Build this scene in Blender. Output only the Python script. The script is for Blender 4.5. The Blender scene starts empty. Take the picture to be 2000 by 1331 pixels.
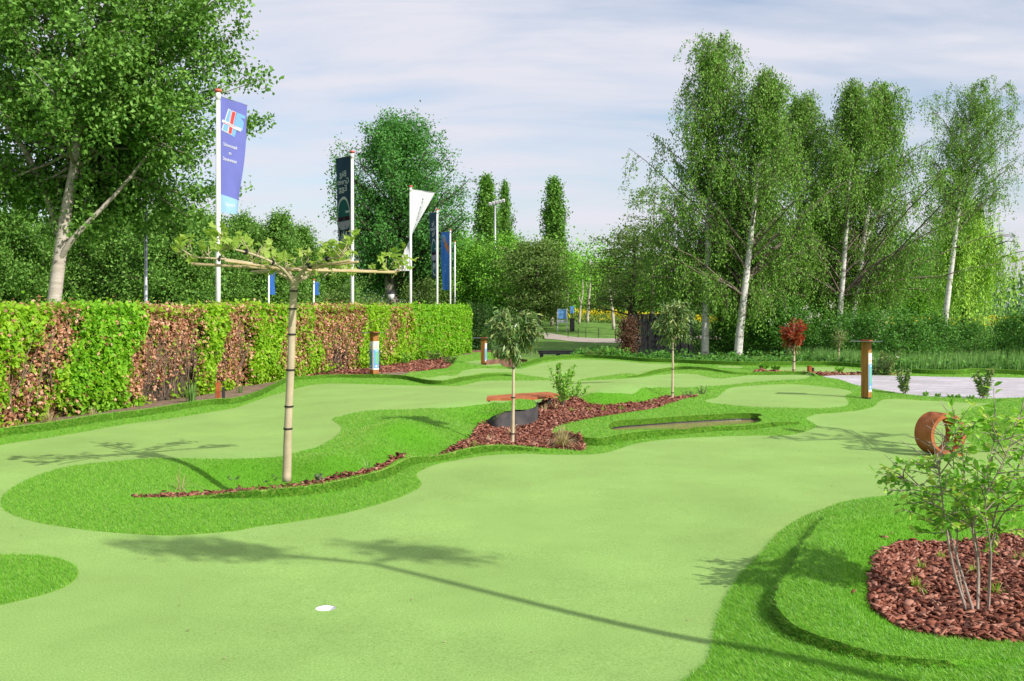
import bpy, bmesh, math, random
import numpy as np
from mathutils import Vector, Matrix, geometry
# ------------------------------------------------------------------ camera, sky, sun, exposure
scn = bpy.context.scene
C = scn.collection
CAMZ, F, HORIZON = 1.6, 2000.0, 600.0          # eye height (m), focal length and horizon row in photo pixels
cam = bpy.data.cameras.new('camera'); cam.lens = 36.0; cam.sensor_width = 36.0
cam.shift_y = -(665.5 - HORIZON) / 2000.0
cam.clip_end = 3000.0
camo = bpy.data.objects.new('camera', cam); C.objects.link(camo)
camo.location = (0, 0, CAMZ); camo.rotation_euler = (math.radians(90), 0, 0)
scn.camera = camo
SUN_EL, SUN_AZ = math.radians(35.5), math.radians(128.5)          # azimuth measured from +Y towards +X
sdir = Vector((math.sin(SUN_AZ) * math.cos(SUN_EL), math.cos(SUN_AZ) * math.cos(SUN_EL), math.sin(SUN_EL)))
world = bpy.data.worlds.new('World'); scn.world = world; world.use_nodes = True
wn, wl = world.node_tree.nodes, world.node_tree.links
wn.clear()
wo = wn.new('ShaderNodeOutputWorld'); bg = wn.new('ShaderNodeBackground'); bg.inputs[1].default_value = 0.126
sky = wn.new('ShaderNodeTexSky'); sky.sky_type = 'NISHITA'; sky.sun_disc = False
sky.sun_elevation = SUN_EL; sky.sun_rotation = SUN_AZ; sky.air_density = 1.0; sky.dust_density = 1.6; sky.ozone_density = 1.2
tc = wn.new('ShaderNodeTexCoord'); sep = wn.new('ShaderNodeSeparateXYZ'); wl.new(tc.outputs['Generated'], sep.inputs[0])
# high thin cloud: noise on the plane of a cloud layer, direction / height
zc = wn.new('ShaderNodeMath'); zc.operation = 'ADD'; zc.inputs[1].default_value = 0.22; wl.new(sep.outputs[2], zc.inputs[0])
zm = wn.new('ShaderNodeMath'); zm.operation = 'MAXIMUM'; zm.inputs[1].default_value = 0.12; wl.new(zc.outputs[0], zm.inputs[0])
dv = wn.new('ShaderNodeVectorMath'); dv.operation = 'DIVIDE'; wl.new(tc.outputs['Generated'], dv.inputs[0])
cb = wn.new('ShaderNodeCombineXYZ')
for i in range(3): wl.new(zm.outputs[0], cb.inputs[i])
wl.new(cb.outputs[0], dv.inputs[1])
mp = wn.new('ShaderNodeMapping'); mp.inputs['Scale'].default_value = (0.75, 2.1, 1.0); mp.inputs['Rotation'].default_value = (0, 0, 0.18)
wl.new(dv.outputs[0], mp.inputs[0])
nz = wn.new('ShaderNodeTexNoise'); nz.inputs['Scale'].default_value = 1.5; nz.inputs['Detail'].default_value = 7; nz.inputs['Roughness'].default_value = 0.56
nz.inputs['Distortion'].default_value = 0.35
wl.new(mp.outputs[0], nz.inputs['Vector'])
rp = wn.new('ShaderNodeValToRGB'); rp.color_ramp.elements[0].position = 0.36; rp.color_ramp.elements[1].position = 0.62
rp.color_ramp.elements[0].color = (0.28, 0.28, 0.28, 1); rp.color_ramp.elements[1].color = (0.97, 0.97, 0.97, 1)
wl.new(nz.outputs[0], rp.inputs[0])
mx = wn.new('ShaderNodeMixRGB'); mx.inputs[2].default_value = (4.72, 4.74, 5.25, 1)
wl.new(rp.outputs[0], mx.inputs[0]); wl.new(sky.outputs[0], mx.inputs[1])
wl.new(mx.outputs[0], bg.inputs[0]); wl.new(bg.outputs[0], wo.inputs[0])
sun = bpy.data.lights.new('sun', 'SUN'); sun.energy = 4.25; sun.angle = math.radians(0.55); sun.color = (1.0, 0.95, 0.87)
suno = bpy.data.objects.new('sun', sun); C.objects.link(suno); suno.rotation_euler = sdir.to_track_quat('Z', 'Y').to_euler()
suno.location = (20, -15, 20)
vs = scn.view_settings; vs.view_transform = 'Standard'; vs.look = 'None'; vs.gamma = 1.0; vs.exposure = 0.42; vs.use_curve_mapping = False
scn.cycles.use_denoising = True
scn.cycles.max_bounces = 6; scn.cycles.diffuse_bounces = 3; scn.cycles.glossy_bounces = 2
scn.cycles.transmission_bounces = 4; scn.cycles.transparent_max_bounces = 6
scn.cycles.caustics_reflective = False; scn.cycles.caustics_refractive = False

# ------------------------------------------------------------------ helpers
rng = np.random.default_rng(7); random.seed(7)
def A(*v): return np.array(v, float)
def P(px, py, z=0.0):
    y = (CAMZ - z) * F / (py - HORIZON); return A((px - 1000) * y / F, y, z)
def PD(px, py, y): return A((px - 1000) * y / F, y, CAMZ - (py - HORIZON) * y / F)
def tag(o, label=None, cat=None, group=None, kind=None):
    if label: o['label'] = label
    if cat: o['category'] = cat
    if group: o['group'] = group
    if kind: o['kind'] = kind
    return o
def thing(name, label, cat, loc=(0, 0, 0), rz=0.0, group=None):
    o = bpy.data.objects.new(name, None); C.objects.link(o); o.empty_display_size = 0.1
    o.location = tuple(loc); o.rotation_euler = (0, 0, rz); return tag(o, label, cat, group)
def obj(name, verts, faces, mat, parent=None, smooth=False):
    me = bpy.data.meshes.new(name)
    if isinstance(faces, np.ndarray):
        n, k = faces.shape
        me.vertices.add(len(verts)); me.vertices.foreach_set('co', np.asarray(verts, np.float32).ravel())
        me.loops.add(n * k); me.loops.foreach_set('vertex_index', faces.astype(np.int32).ravel())
        me.polygons.add(n); me.polygons.foreach_set('loop_start', np.arange(0, n * k, k, dtype=np.int32))
        me.update(calc_edges=True)
    else:
        me.from_pydata([tuple(v) for v in verts], [], faces); me.update()
    if smooth: me.polygons.foreach_set('use_smooth', np.ones(len(me.polygons), bool))
    for m in (mat if isinstance(mat, (list, tuple)) else [mat]): me.materials.append(m)
    o = bpy.data.objects.new(name, me); C.objects.link(o)
    if parent is not None: o.parent = parent
    return o
def part(name, geo, mat, parent, smooth=False): return obj(name, geo[0], geo[1], mat, parent, smooth)
def copy_thing(root, loc, rz=0.0, s=1.0, label=None):
    def rec(o, par):
        c = o.copy(); C.objects.link(c); c.parent = par
        for ch in list(o.children): rec(ch, c)
        return c
    r = rec(root, None); r.location = tuple(loc); r.rotation_euler = (0, 0, rz); r.scale = (s, s, s) if np.isscalar(s) else s
    if label: r['label'] = label
    return r
def join(*gs):
    vs_, fs_, n = [], [], 0
    for v, f in gs:
        vs_ += [tuple(p) for p in v]; fs_ += [tuple(i + n for i in q) for q in f]; n += len(v)
    return vs_, fs_
def box(c, s, rz=0.0, bev=0.0):
    bm = bmesh.new(); bmesh.ops.create_cube(bm, size=1.0)
    for v in bm.verts: v.co = Vector((v.co.x * s[0], v.co.y * s[1], v.co.z * s[2]))
    if bev: bmesh.ops.bevel(bm, geom=list(bm.edges), offset=bev, segments=2, affect='EDGES')
    cr, sr = math.cos(rz), math.sin(rz)
    bm.verts.index_update()
    v = [(c[0] + p.co.x * cr - p.co.y * sr, c[1] + p.co.x * sr + p.co.y * cr, c[2] + p.co.z) for p in bm.verts]
    f = [tuple(x.index for x in q.verts) for q in bm.faces]; bm.free(); return v, f
def tube(pts, rad, sides=7, cap=True):
    pts = np.asarray(pts, float); n = len(pts)
    rad = np.full(n, rad) if np.isscalar(rad) else np.asarray(rad, float)
    t = np.gradient(pts, axis=0); t /= np.linalg.norm(t, axis=1)[:, None] + 1e-9
    up = A(1, 0, 0) if abs(t[0][2]) > 0.8 else A(0, 0, 1)
    a = np.cross(t, up); a /= np.linalg.norm(a, axis=1)[:, None] + 1e-9; b = np.cross(t, a)
    ang = np.linspace(0, 2 * math.pi, sides, endpoint=False)
    v = (pts[:, None] + rad[:, None, None] * (np.cos(ang)[None, :, None] * a[:, None] + np.sin(ang)[None, :, None] * b[:, None])).reshape(-1, 3)
    f = []
    for i in range(n - 1):
        for j in range(sides):
            k = (j + 1) % sides
            f.append((i * sides + j, i * sides + k, (i + 1) * sides + k, (i + 1) * sides + j))
    if cap: f += [tuple(range(sides))[::-1], tuple(range((n - 1) * sides, n * sides))]
    return list(map(tuple, v)), f
def lathe(prof, n=20, c=(0, 0, 0)):
    v, f = [], []
    for r, z in prof:
        for j in range(n):
            a = 2 * math.pi * j / n; v.append((c[0] + r * math.cos(a), c[1] + r * math.sin(a), c[2] + z))
    for i in range(len(prof) - 1):
        for j in range(n):
            k = (j + 1) % n; f.append((i * n + j, i * n + k, (i + 1) * n + k, (i + 1) * n + j))
    return v, f
def curve(pts, step=None, n=None, closed=False):
    """Catmull-Rom through the points, resampled."""
    p = np.asarray(pts, float); m = len(p); out = []
    seg = m if closed else m - 1
    for i in range(seg):
        if closed: a, b, c_, d = p[(i - 1) % m], p[i], p[(i + 1) % m], p[(i + 2) % m]
        else: a, b, c_, d = p[max(i - 1, 0)], p[i], p[i + 1], p[min(i + 2, m - 1)]
        L = np.linalg.norm(c_ - b); k = n or max(1, min(40, int(math.ceil(L / step))))
        # centripetal-like tangents limited by the chord so that uneven points do not overshoot
        t1, t2 = (c_ - a) / 2, (d - b) / 2
        for t_ in (t1, t2):
            q = np.linalg.norm(t_)
            if q > L: t_ *= L / q
        for j in range(k):
            t = j / k; h = t * t; g = h * t
            out.append((2 * g - 3 * h + 1) * b + (g - 2 * h + t) * t1 + (-2 * g + 3 * h) * c_ + (g - h) * t2)
    if not closed: out.append(p[-1])
    return np.array(out)
def inpoly(xy, poly):
    x, y = xy[:, 0], xy[:, 1]; r = np.zeros(len(xy), bool); q = np.roll(poly, 1, axis=0)
    for (x1, y1), (x2, y2) in zip(poly[:, :2], q[:, :2]):
        if y1 == y2: continue
        c = ((y1 > y) != (y2 > y)) & (x < (x2 - x1) * (y - y1) / (y2 - y1) + x1); r ^= c
    return r
def polydist(xy, line, closed=False):
    """distance, parameter along, side (+ = left of direction) of each point to a polyline"""
    best = np.full(len(xy), 1e9); par = np.zeros(len(xy)); side = np.ones(len(xy))
    L = line[:, :2]; n = len(L) if closed else len(L) - 1
    for i in range(n):
        a, b = L[i], L[(i + 1) % len(L)]; d = b - a; l2 = d @ d + 1e-12
        t = np.clip(((xy - a) @ d) / l2, 0, 1); q = a + t[:, None] * d; e = xy - q
        ds = np.hypot(e[:, 0], e[:, 1]); m = ds < best
        best[m] = ds[m]; par[m] = i + t[m]; side[m] = np.where(d[0] * e[m, 1] - d[1] * e[m, 0] >= 0, 1, -1)
    return best, par, side
def sstep(a, b, x):
    t = np.clip((x - a) / (b - a), 0, 1); return t * t * (3 - 2 * t)

# ------------------------------------------------------------------ materials
MATS = {}
def nodes(name):
    m = bpy.data.materials.new(name); m.use_nodes = True; nt = m.node_tree; nt.nodes.clear(); MATS[name] = m
    return m, nt.nodes, nt.links
def ramp(n, stops):
    r = n.new('ShaderNodeValToRGB'); e = r.color_ramp.elements
    while len(e) < len(stops): e.new(0.5)
    for i, (p, c) in enumerate(stops): e[i].position = p; e[i].color = (*c, 1)
    return r
def surf(name, cols, scale=6.0, rough=0.85, bump=0.2, bscale=None, spec=0.3, metal=0.0, detail=6, big=None, coord='Object', stretch=(1, 1, 1), trans=0.0, bdist=0.01, sheen=0.0):
    """noise coloured surface: cols are ramp stops; big = (scale, amount) slow darker / lighter drift of the thing's own colour"""
    m, n, l = nodes(name)
    o = n.new('ShaderNodeOutputMaterial'); p = n.new('ShaderNodeBsdfPrincipled')
    p.inputs['Roughness'].default_value = rough; p.inputs['Specular IOR Level'].default_value = spec; p.inputs['Metallic'].default_value = metal
    if sheen: p.inputs['Sheen Weight'].default_value = sheen; p.inputs['Sheen Roughness'].default_value = 0.45; p.inputs['Sheen Tint'].default_value = (0.9, 1.0, 0.3, 1)
    t = n.new('ShaderNodeTexCoord'); mp_ = n.new('ShaderNodeMapping'); mp_.inputs['Scale'].default_value = stretch
    l.new(t.outputs[coord], mp_.inputs[0])
    z = n.new('ShaderNodeTexNoise'); z.inputs['Scale'].default_value = scale; z.inputs['Detail'].default_value = detail; z.inputs['Roughness'].default_value = 0.62
    l.new(mp_.outputs[0], z.inputs['Vector'])
    k = len(cols); r = ramp(n, [(0.28 + 0.44 * i / max(1, k - 1), c) for i, c in enumerate(cols)]) if k > 1 else ramp(n, [(0, cols[0]), (1, cols[0])])
    l.new(z.outputs[0], r.inputs[0]); col = r.outputs[0]
    if big:
        z2 = n.new('ShaderNodeTexNoise'); z2.inputs['Scale'].default_value = big[0]; z2.inputs['Detail'].default_value = 6; z2.inputs['Roughness'].default_value = 0.65
        l.new(mp_.outputs[0], z2.inputs['Vector'])
        mr = n.new('ShaderNodeMapRange'); mr.inputs[1].default_value = 0.3; mr.inputs[2].default_value = 0.7
        mr.inputs[3].default_value = 1 - big[1]; mr.inputs[4].default_value = 1 + big[1]; l.new(z2.outputs[0], mr.inputs[0])
        mu = n.new('ShaderNodeMixRGB'); mu.blend_type = 'MULTIPLY'; mu.inputs[0].default_value = 1
        l.new(col, mu.inputs[1]); l.new(mr.outputs[0], mu.inputs[2]); col = mu.outputs[0]
    l.new(col, p.inputs['Base Color'])
    if bump:
        zb = n.new('ShaderNodeTexNoise'); zb.inputs['Scale'].default_value = bscale or scale * 3; zb.inputs['Detail'].default_value = 5
        l.new(mp_.outputs[0], zb.inputs['Vector'])
        b = n.new('ShaderNodeBump'); b.inputs['Strength'].default_value = bump; b.inputs['Distance'].default_value = bdist
        l.new(zb.outputs[0], b.inputs['Height']); l.new(b.outputs[0], p.inputs['Normal'])
    out = p.outputs[0]
    if trans:
        tr = n.new('ShaderNodeBsdfTranslucent'); l.new(col, tr.inputs[0]); ms = n.new('ShaderNodeMixShader'); ms.inputs[0].default_value = trans
        l.new(p.outputs[0], ms.inputs[1]); l.new(tr.outputs[0], ms.inputs[2]); out = ms.outputs[0]
    l.new(out, o.inputs[0]); return m
def leafmat(name, cols, trans=0.3, rough=0.55, spec=0.25, tcol=1.25):
    """each leaf (mesh island) takes its own shade of the ramp; part of the light passes through"""
    m, n, l = nodes(name)
    o = n.new('ShaderNodeOutputMaterial'); p = n.new('ShaderNodeBsdfPrincipled'); p.inputs['Roughness'].default_value = rough
    p.inputs['Specular IOR Level'].default_value = spec
    g = n.new('ShaderNodeNewGeometry'); k = len(cols)
    r = ramp(n, [(i / max(1, k - 1), c) for i, c in enumerate(cols)]); l.new(g.outputs['Random Per Island'], r.inputs[0])
    l.new(r.outputs[0], p.inputs['Base Color'])
    tr = n.new('ShaderNodeBsdfTranslucent'); mu = n.new('ShaderNodeMixRGB'); mu.blend_type = 'MULTIPLY'; mu.inputs[0].default_value = 1
    mu.inputs[2].default_value = (tcol, tcol, tcol * 0.5, 1); l.new(r.outputs[0], mu.inputs[1]); l.new(mu.outputs[0], tr.inputs[0])
    ms = n.new('ShaderNodeMixShader'); ms.inputs[0].default_value = trans
    l.new(p.outputs[0], ms.inputs[1]); l.new(tr.outputs[0], ms.inputs[2]); l.new(ms.outputs[0], o.inputs[0]); return m
def plain(name, col, rough=0.5, metal=0.0, spec=0.4, var=0.06, scale=14.0, bump=0.05):
    d = tuple(c * (1 - var) for c in col); u = tuple(min(1, c * (1 + var)) for c in col)
    return surf(name, [d, u], scale=scale, rough=rough, metal=metal, spec=spec, bump=bump)
# ------------------------------------------------------------------ surface materials
surf('green_turf', [(0.098, 0.225, 0.04), (0.188, 0.345, 0.088), (0.275, 0.43, 0.14)], scale=95, rough=0.9, bump=0.35, bscale=160, spec=0.15, big=(0.9, 0.16), detail=4, sheen=.25, bdist=0.006)
surf('rough_base', [(0.05, 0.19, 0.007), (0.10, 0.32, 0.016)], scale=60, rough=0.95, bump=0.4, bscale=120, spec=0.1, big=(0.9, 0.1), sheen=.4)
surf('turf_edge_shaded', [(0.015, 0.06, 0.003), (0.04, 0.13, 0.007), (0.085, 0.19, 0.016), (0.18, 0.2, 0.05)], scale=38, rough=0.95, bump=0.8, bscale=110, spec=0.1, bdist=0.01)  # olive side of the turf, with shade between the blades painted in
surf('soil', [(0.10, 0.06, 0.04), (0.22, 0.15, 0.10), (0.30, 0.23, 0.16)], scale=9, rough=0.95, bump=0.6, bscale=40)
surf('mulch_base', [(0.06, 0.017, 0.011), (0.17, 0.052, 0.032), (0.27, 0.10, 0.068)], scale=22, rough=0.95, bump=0.8, bscale=45, bdist=0.02)
surf('meadow', [(0.055, 0.13, 0.014), (0.10, 0.21, 0.025), (0.17, 0.29, 0.05)], scale=1.4, rough=0.95, bump=0.5, bscale=12, big=(0.05, 0.2), bdist=0.05)
surf('path', [(0.32, 0.27, 0.22), (0.42, 0.36, 0.31)], scale=2.0, rough=0.95, bump=0.2)
surf('water', [(0.26, 0.20, 0.09), (0.38, 0.30, 0.15)], scale=3, rough=0.06, bump=0.05, bscale=9, spec=0.5)
surf('ditch_water', [(0.008, 0.012, 0.008), (0.02, 0.026, 0.014)], scale=3, rough=0.08, bump=0.08, bscale=5, spec=0.5)
surf('pond_liner', [(0.008, 0.008, 0.009), (0.025, 0.025, 0.027)], scale=12, rough=0.4, bump=0.4, bscale=25)
surf('steel_dark', [(0.028, 0.026, 0.028), (0.048, 0.045, 0.047), (0.085, 0.072, 0.066)], scale=5, rough=0.7, spec=0.2, bump=0.15, big=(3, 0.2))
surf('corten', [(0.20, 0.055, 0.018), (0.33, 0.095, 0.03), (0.42, 0.14, 0.05)], scale=9, rough=0.85, bump=0.3, bscale=60, spec=0.2, big=(2.5, 0.12), bdist=0.002)
surf('corten_orange', [(0.27, 0.075, 0.026), (0.36, 0.115, 0.042), (0.44, 0.165, 0.07)], scale=8, rough=0.85, bump=0.2, bscale=50, spec=0.2, bdist=0.002)
surf('corten_brown', [(0.11, 0.055, 0.035), (0.18, 0.09, 0.06), (0.25, 0.14, 0.10)], scale=4, rough=0.85, bump=0.2, big=(1, .15))
surf('post_wood', [(0.20, 0.075, 0.015), (0.33, 0.14, 0.032), (0.42, 0.2, 0.055)], scale=5, rough=0.6, bump=0.15, stretch=(6, 6, 0.5), spec=0.35)
def paving_mat():
    m, n, l = nodes('paving'); o = n.new('ShaderNodeOutputMaterial'); p = n.new('ShaderNodeBsdfPrincipled'); p.inputs['Roughness'].default_value = 0.85
    t = n.new('ShaderNodeTexCoord'); b = n.new('ShaderNodeTexBrick'); b.inputs['Scale'].default_value = 1.0
    b.inputs['Brick Width'].default_value = 0.6; b.inputs['Row Height'].default_value = 0.2; b.inputs['Mortar Size'].default_value = 0.008
    b.inputs['Color1'].default_value = (0.40, 0.38, 0.40, 1); b.inputs['Color2'].default_value = (0.52, 0.49, 0.51, 1); b.inputs['Mortar'].default_value = (0.27, 0.25, 0.25, 1)
    l.new(t.outputs['Object'], b.inputs['Vector']); z = n.new('ShaderNodeTexNoise'); z.inputs['Scale'].default_value = 1.1; z.inputs['Detail'].default_value = 6
    l.new(t.outputs['Object'], z.inputs['Vector']); r = ramp(n, [(0.3, (0.86, 0.86, 0.86)), (0.7, (1.1, 1.08, 1.1))]); l.new(z.outputs[0], r.inputs[0])
    mu = n.new('ShaderNodeMixRGB'); mu.blend_type = 'MULTIPLY'; mu.inputs[0].default_value = 1; l.new(b.outputs[0], mu.inputs[1]); l.new(r.outputs[0], mu.inputs[2])
    l.new(mu.outputs[0], p.inputs['Base Color']); l.new(p.outputs[0], o.inputs[0])
paving_mat()
leafmat('turf_blade', [(0.055, 0.205, 0.005), (0.105, 0.33, 0.010), (0.16, 0.425, 0.02), (0.27, 0.52, 0.055)], trans=0.3, rough=0.42, spec=0.4)
leafmat('turf_edge_blade_shaded', [(0.02, 0.09, 0.004), (0.05, 0.18, 0.008), (0.11, 0.29, 0.016), (0.22, 0.30, 0.06)], trans=0.15, rough=0.5, spec=0.3)  # darker blades: self-shading of the pile put into their colour
leafmat('bark_chip', [(0.09, 0.026, 0.015), (0.19, 0.06, 0.036), (0.29, 0.105, 0.066), (0.45, 0.23, 0.165)], trans=0.0, rough=0.8, spec=0.25)
plain('cup_white', (0.82, 0.82, 0.82), rough=0.35, var=0.02)

# ------------------------------------------------------------------ the course: outlines as (photo x, photo y, height) or world points
class W(tuple): pass
def w(x, y, z=0.0): return W((x, y, z))
def pts(seq, z=None):
    return np.array([A(*q) if isinstance(q, W) else P(q[0], q[1], (q[2] if len(q) > 2 else (z or 0.0))) for q in seq])
def hedge_x(y, off=0.0): return -6.67 + 0.2365 * (y - 13.3) + off
LIP_L = [(-420, 972, 0), (-180, 893, 0), (0, 855, .0), (102, 841, .02), (204, 824, .03), (332, 805, .02), (409, 792, .03), (460, 789, .04), (500, 777, .05), (535, 760, .06), (572, 744, .08), (635, 739, .08), (710, 739, .08), (785, 741, .08), (835, 751, .05), (872, 752, .05), (910, 744, .05), (960, 736, .08), (985, 735, .08), (1012, 737, .1)]
EDGE_B = [(-420, 1005, 0), (-180, 915, 0), (0, 870, .01), (77, 858, .02), (153, 846, .02), (230, 832, .03), (332, 818, .02), (409, 806, .03), (460, 797, .04), (510, 780, .05), (560, 765, .06), (610, 752.5, .08), (660, 749.5, .08), (785, 752.5, .1), (835, 754, .05), (897, 754, .05), (935, 746, .07), (960, 744, .09), (1000, 744, .1), (1050, 743.5, .1), (1084, 742, .1)]
D_LEFT = [(1040, 735, .1), (1005, 729, .08), (960, 728, .06), (930, 731, .04), (890, 741, .03), (850, 744, .04), (822, 738, .06), (845, 738, .05), (890, 734, .02), (945, 724, .0), (1000, 722, .0), (1022, 720, .0)]
LIP_FAR = [(1005, 723, 0), (1022, 716, 0), (1045, 709, 0), (1065, 704, 0), (1100, 701, 0), (1140, 699.5, 0), (1200, 702, 0), (1260, 707, 0), (1320, 709, 0), (1380, 712, 0), (1440, 714, 0), (1490, 714.5, 0), (1610, 714.5, 0), (1670, 717.5, 0), (1730, 722, 0), (1790, 730, 0), (1865, 732, 0), (1910, 729, .02), (2000, 733, 0), (2140, 738, 0)]
D_FAR = [(1046, 713, 0), (1067, 708, 0), (1100, 704, 0), (1140, 702.5, 0), (1200, 705, 0), (1260, 710, 0), (1322, 712, 0)]
D_RIGHT = [(1312, 718, .04), (1294, 724, .08), (1256, 732, .12), (1220, 730, .12), (1180, 735, .1), (1132, 742, .1)]
C_FAR = [(1137, 744, .1), (1220, 740, .1), (1260, 737, .1), (1290, 732.5, .1), (1320, 730.5, .1), (1360, 732, .1), (1384, 737, .08), (1406, 739.5, .08), (1432, 737.5, .08), (1475, 733.5, .07), (1550, 732.5, .06), (1580, 733, .06), (1587, 735.5, .06)]
C_NEAR = [(1562, 742, .06), (1480, 746, .06), (1420, 752.5, .05), (1380, 755, .08), (1340, 757.5, .13), (1310, 757, .16), (1280, 757, .19), (1250, 758, .25), (1222, 760, .27), (1180, 764, .26), (1140, 768.5, .22), (1108, 773, .2)]
BRIDGE_EDGE = [(1085, 771, .21), (1000, 771, .23), (962, 776, .24)]
A_FAR = [(962, 786, .27), (920, 792, .27), (860, 797, .26), (800, 800, .23), (760, 801, .2), (720, 803, .17), (680, 810, .14), (650, 819, .12), (666, 833, .11), (668, 840, .11), (656, 854, .1), (630, 870, .09), (600, 880, .08), (568, 889, .08), (520, 893, .07), (460, 896, .06), (391, 896, .06), (299, 896, .05), (230, 901, .045), (184, 905.5, .04), (138, 911, .03), (80, 927, .02), (34, 948, .01), (6, 970, .0)]
A_NEAR = [(4, 992, 0), (23, 1005.6, 0), (69, 1020.5, 0), (115, 1028.6, 0), (184, 1038, 0), (276, 1044.7, 0), (345, 1046.5, 0), (460, 1038, 0), (495, 1031, 0), (585, 1018.5, 0), (675, 1003, 0), (765, 978, 0), (808, 960, 0), (823, 949, 0), (821, 940, 0), (814, 927, 0), (832, 915, 0), (877, 901.5, 0), (925, 893, 0), (985, 888.5, 0), (1030, 887, 0), (1075, 888.5, 0), (1142, 888.5, 0), (1180, 885.5, 0), (1205, 879, 0), (1232, 870, 0), (1268, 863, 0), (1328, 857, 0), (1400, 853.6, 0), (1472, 851.5, 0), (1532, 851, 0), (1568, 845, 0), (1596, 834.5, 0), (1592, 829, 0), (1576, 821.5, 0), (1578, 815.5, 0), (1599, 809.5, 0), (1640, 806, 0), (1685, 801, 0), (1709, 793.5, 0), (1715, 786, 0), (1730, 780.5, 0), (1760, 780, 0), (1805, 783, 0), (1880, 787, 0), (1935, 789, 0)]
G_RIGHT = [(1888, 803, 0), (1876, 830, 0), (1893, 862, 0), (1960, 882, 0), (2080, 884, 0), w(7.4, 10.6), w(7.6, 9.2), (2100, 922, 0), (2000, 932, 0)]
R_OUT = [(1900, 947, 0), (1780, 965, 0), (1700, 975, 0), (1600, 1000, 0), (1540, 1030, 0), (1480, 1090, 0), (1422, 1160, 0), (1397, 1220, 0), (1385, 1285, 0), (1335, 1331, 0), (1215, 1440, 0), (1120, 1600, 0), w(0.1, 2.2), w(-0.3, 0.8)]
GREEN = EDGE_B + D_LEFT + D_FAR + D_RIGHT + C_FAR + C_NEAR + BRIDGE_EDGE + A_FAR + A_NEAR + G_RIGHT + R_OUT + [w(-5, 0.8), w(-8.6, 0.9), w(-8.4, 4.0)]
BLOB = [(-330, 1110, 0), (-150, 1086, 0), (0, 1084, 0), (80, 1086, 0), (130, 1096, 0), (154, 1115, 0), (142, 1138, 0), (100, 1158, 0), (0, 1183, 0), (-150, 1215, 0), (-300, 1210, 0)]
OVAL = [(1378, 785, .05), (1400, 777, .05), (1414, 766, .04), (1440, 756, .04), (1520, 751.5, .05), (1600, 755, .045), (1650, 761, .04), (1664, 767, .03), (1652, 774, .03), (1658, 788, .02), (1640, 795, .03), (1560, 797, .035), (1480, 796, .04), (1420, 791, .045)]
STRIP_R = [(1496, 727, 0), (1500, 720, 0), (1560, 717.5, 0), (1640, 718, 0), (1668, 722, 0), (1700, 729, 0), (1640, 729.5, 0), (1560, 728.5, 0)]
STRIP_M = [(1404, 716.5, 0), (1440, 716, 0), (1452, 718, 0), (1440, 722, 0), (1410, 721, 0)]
STRIP_L = [(905, 708, -.1), (950, 703, -.1), (1000, 703, -.1), (1030, 707, -.1), (1010, 713, -.05), (960, 716, -.05), (925, 713, -.08)]
BED_A = [(262, 974, .0), (350, 968, -.1), (430, 963, -.16), (530, 955, -.16), (600, 946, -.11), (700, 924, -.04), (800, 897, -.01), (880, 877, .01), (914, 861, .02), (923, 847, .06), (938, 827, .08), (952, 823, .09), (985, 836, .02), (1007, 837, .02), (1030, 834, .02), (1047, 823, .03), (1049, 803, .05), (1052, 790, .07), (1070, 785, .08), (1090, 784, .08), (1120, 787, .06), (1140, 792, .05), (1180, 793, .05), (1210, 792, .04), (1250, 789, .04), (1280, 784, .04), (1314, 779, .04), (1340, 775, .05), (1364, 772, .06), (1345, 778, .06), (1322, 784, .06), (1300, 790, .06), (1284, 797, .07), (1230, 806, .08), (1155, 818, .08), (1110, 827, .07), (1089, 833, .05), (1079, 842, .02), (1083, 854, .0), (1118, 863, .0), (1142, 872, .0), (1137, 881, .0), (1110, 878.5, .0), (1050, 875, .02), (1000, 872, .03), (960, 872, .03), (900, 881, .0), (810, 900, -.03), (740, 923, -.05), (675, 938, -.07), (585, 957, -.12), (495, 964, -.15), (396, 970, -.13), (330, 976, -.07)]
BED_R = [(2150, 1020, -.06), (2000, 1040, -.06), (1900, 1060, -.06), (1800, 1066, -.06), (1740, 1081, -.05), (1714, 1106, -.04), (1700, 1160, -.02), (1699, 1200, 0.0), (1730, 1226, 0.01), (1800, 1246, 0.01), (1900, 1256, .01), (2000, 1259, .01), (2200, 1250, .01), (2300, 1130, 0)]
BED_FL = [(560, 735, .05), (700, 722, .0), (760, 712, 0), (815, 705, 0), (862, 704, 0), (880, 711, 0), (868, 720, .02), (830, 724, .05), (770, 730, .08), (700, 734, .09)]
BED_FR = [(1470, 728.5, .02), (1500, 726, .02), (1560, 729.5, 0), (1640, 730.5, 0), (1700, 730.5, 0), (1752, 732, 0), (1700, 733, 0), (1640, 733.2, 0), (1606, 735, 0), (1585, 731.5, .02), (1530, 731, .02)]
PAVE = [(1606, 735.5, 0), (1640, 733.4, 0), (1745, 734, 0), (1820, 736, 0), (2000, 738.5, 0), (2200, 742, 0), (2500, 790, 0), (2200, 778, 0), (2000, 777, 0), (1925, 779, 0), (1850, 777, 0), (1775, 771, 0), (1745, 766, 0), (1700, 759, 0), (1670, 752, 0), (1628, 743, 0)]
POND = [(1200, 848, .07), (1190, 838, .08), (1200, 824, .1), (1256, 819, .1), (1328, 814, .1), (1400, 810, .1), (1448, 808, .1), (1482, 809, .1), (1490, 817, .09), (1480, 825, .06), (1488, 830, .05), (1472, 833.5, .05), (1400, 837, .055), (1328, 842, .06), (1256, 845.5, .065)]
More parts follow.
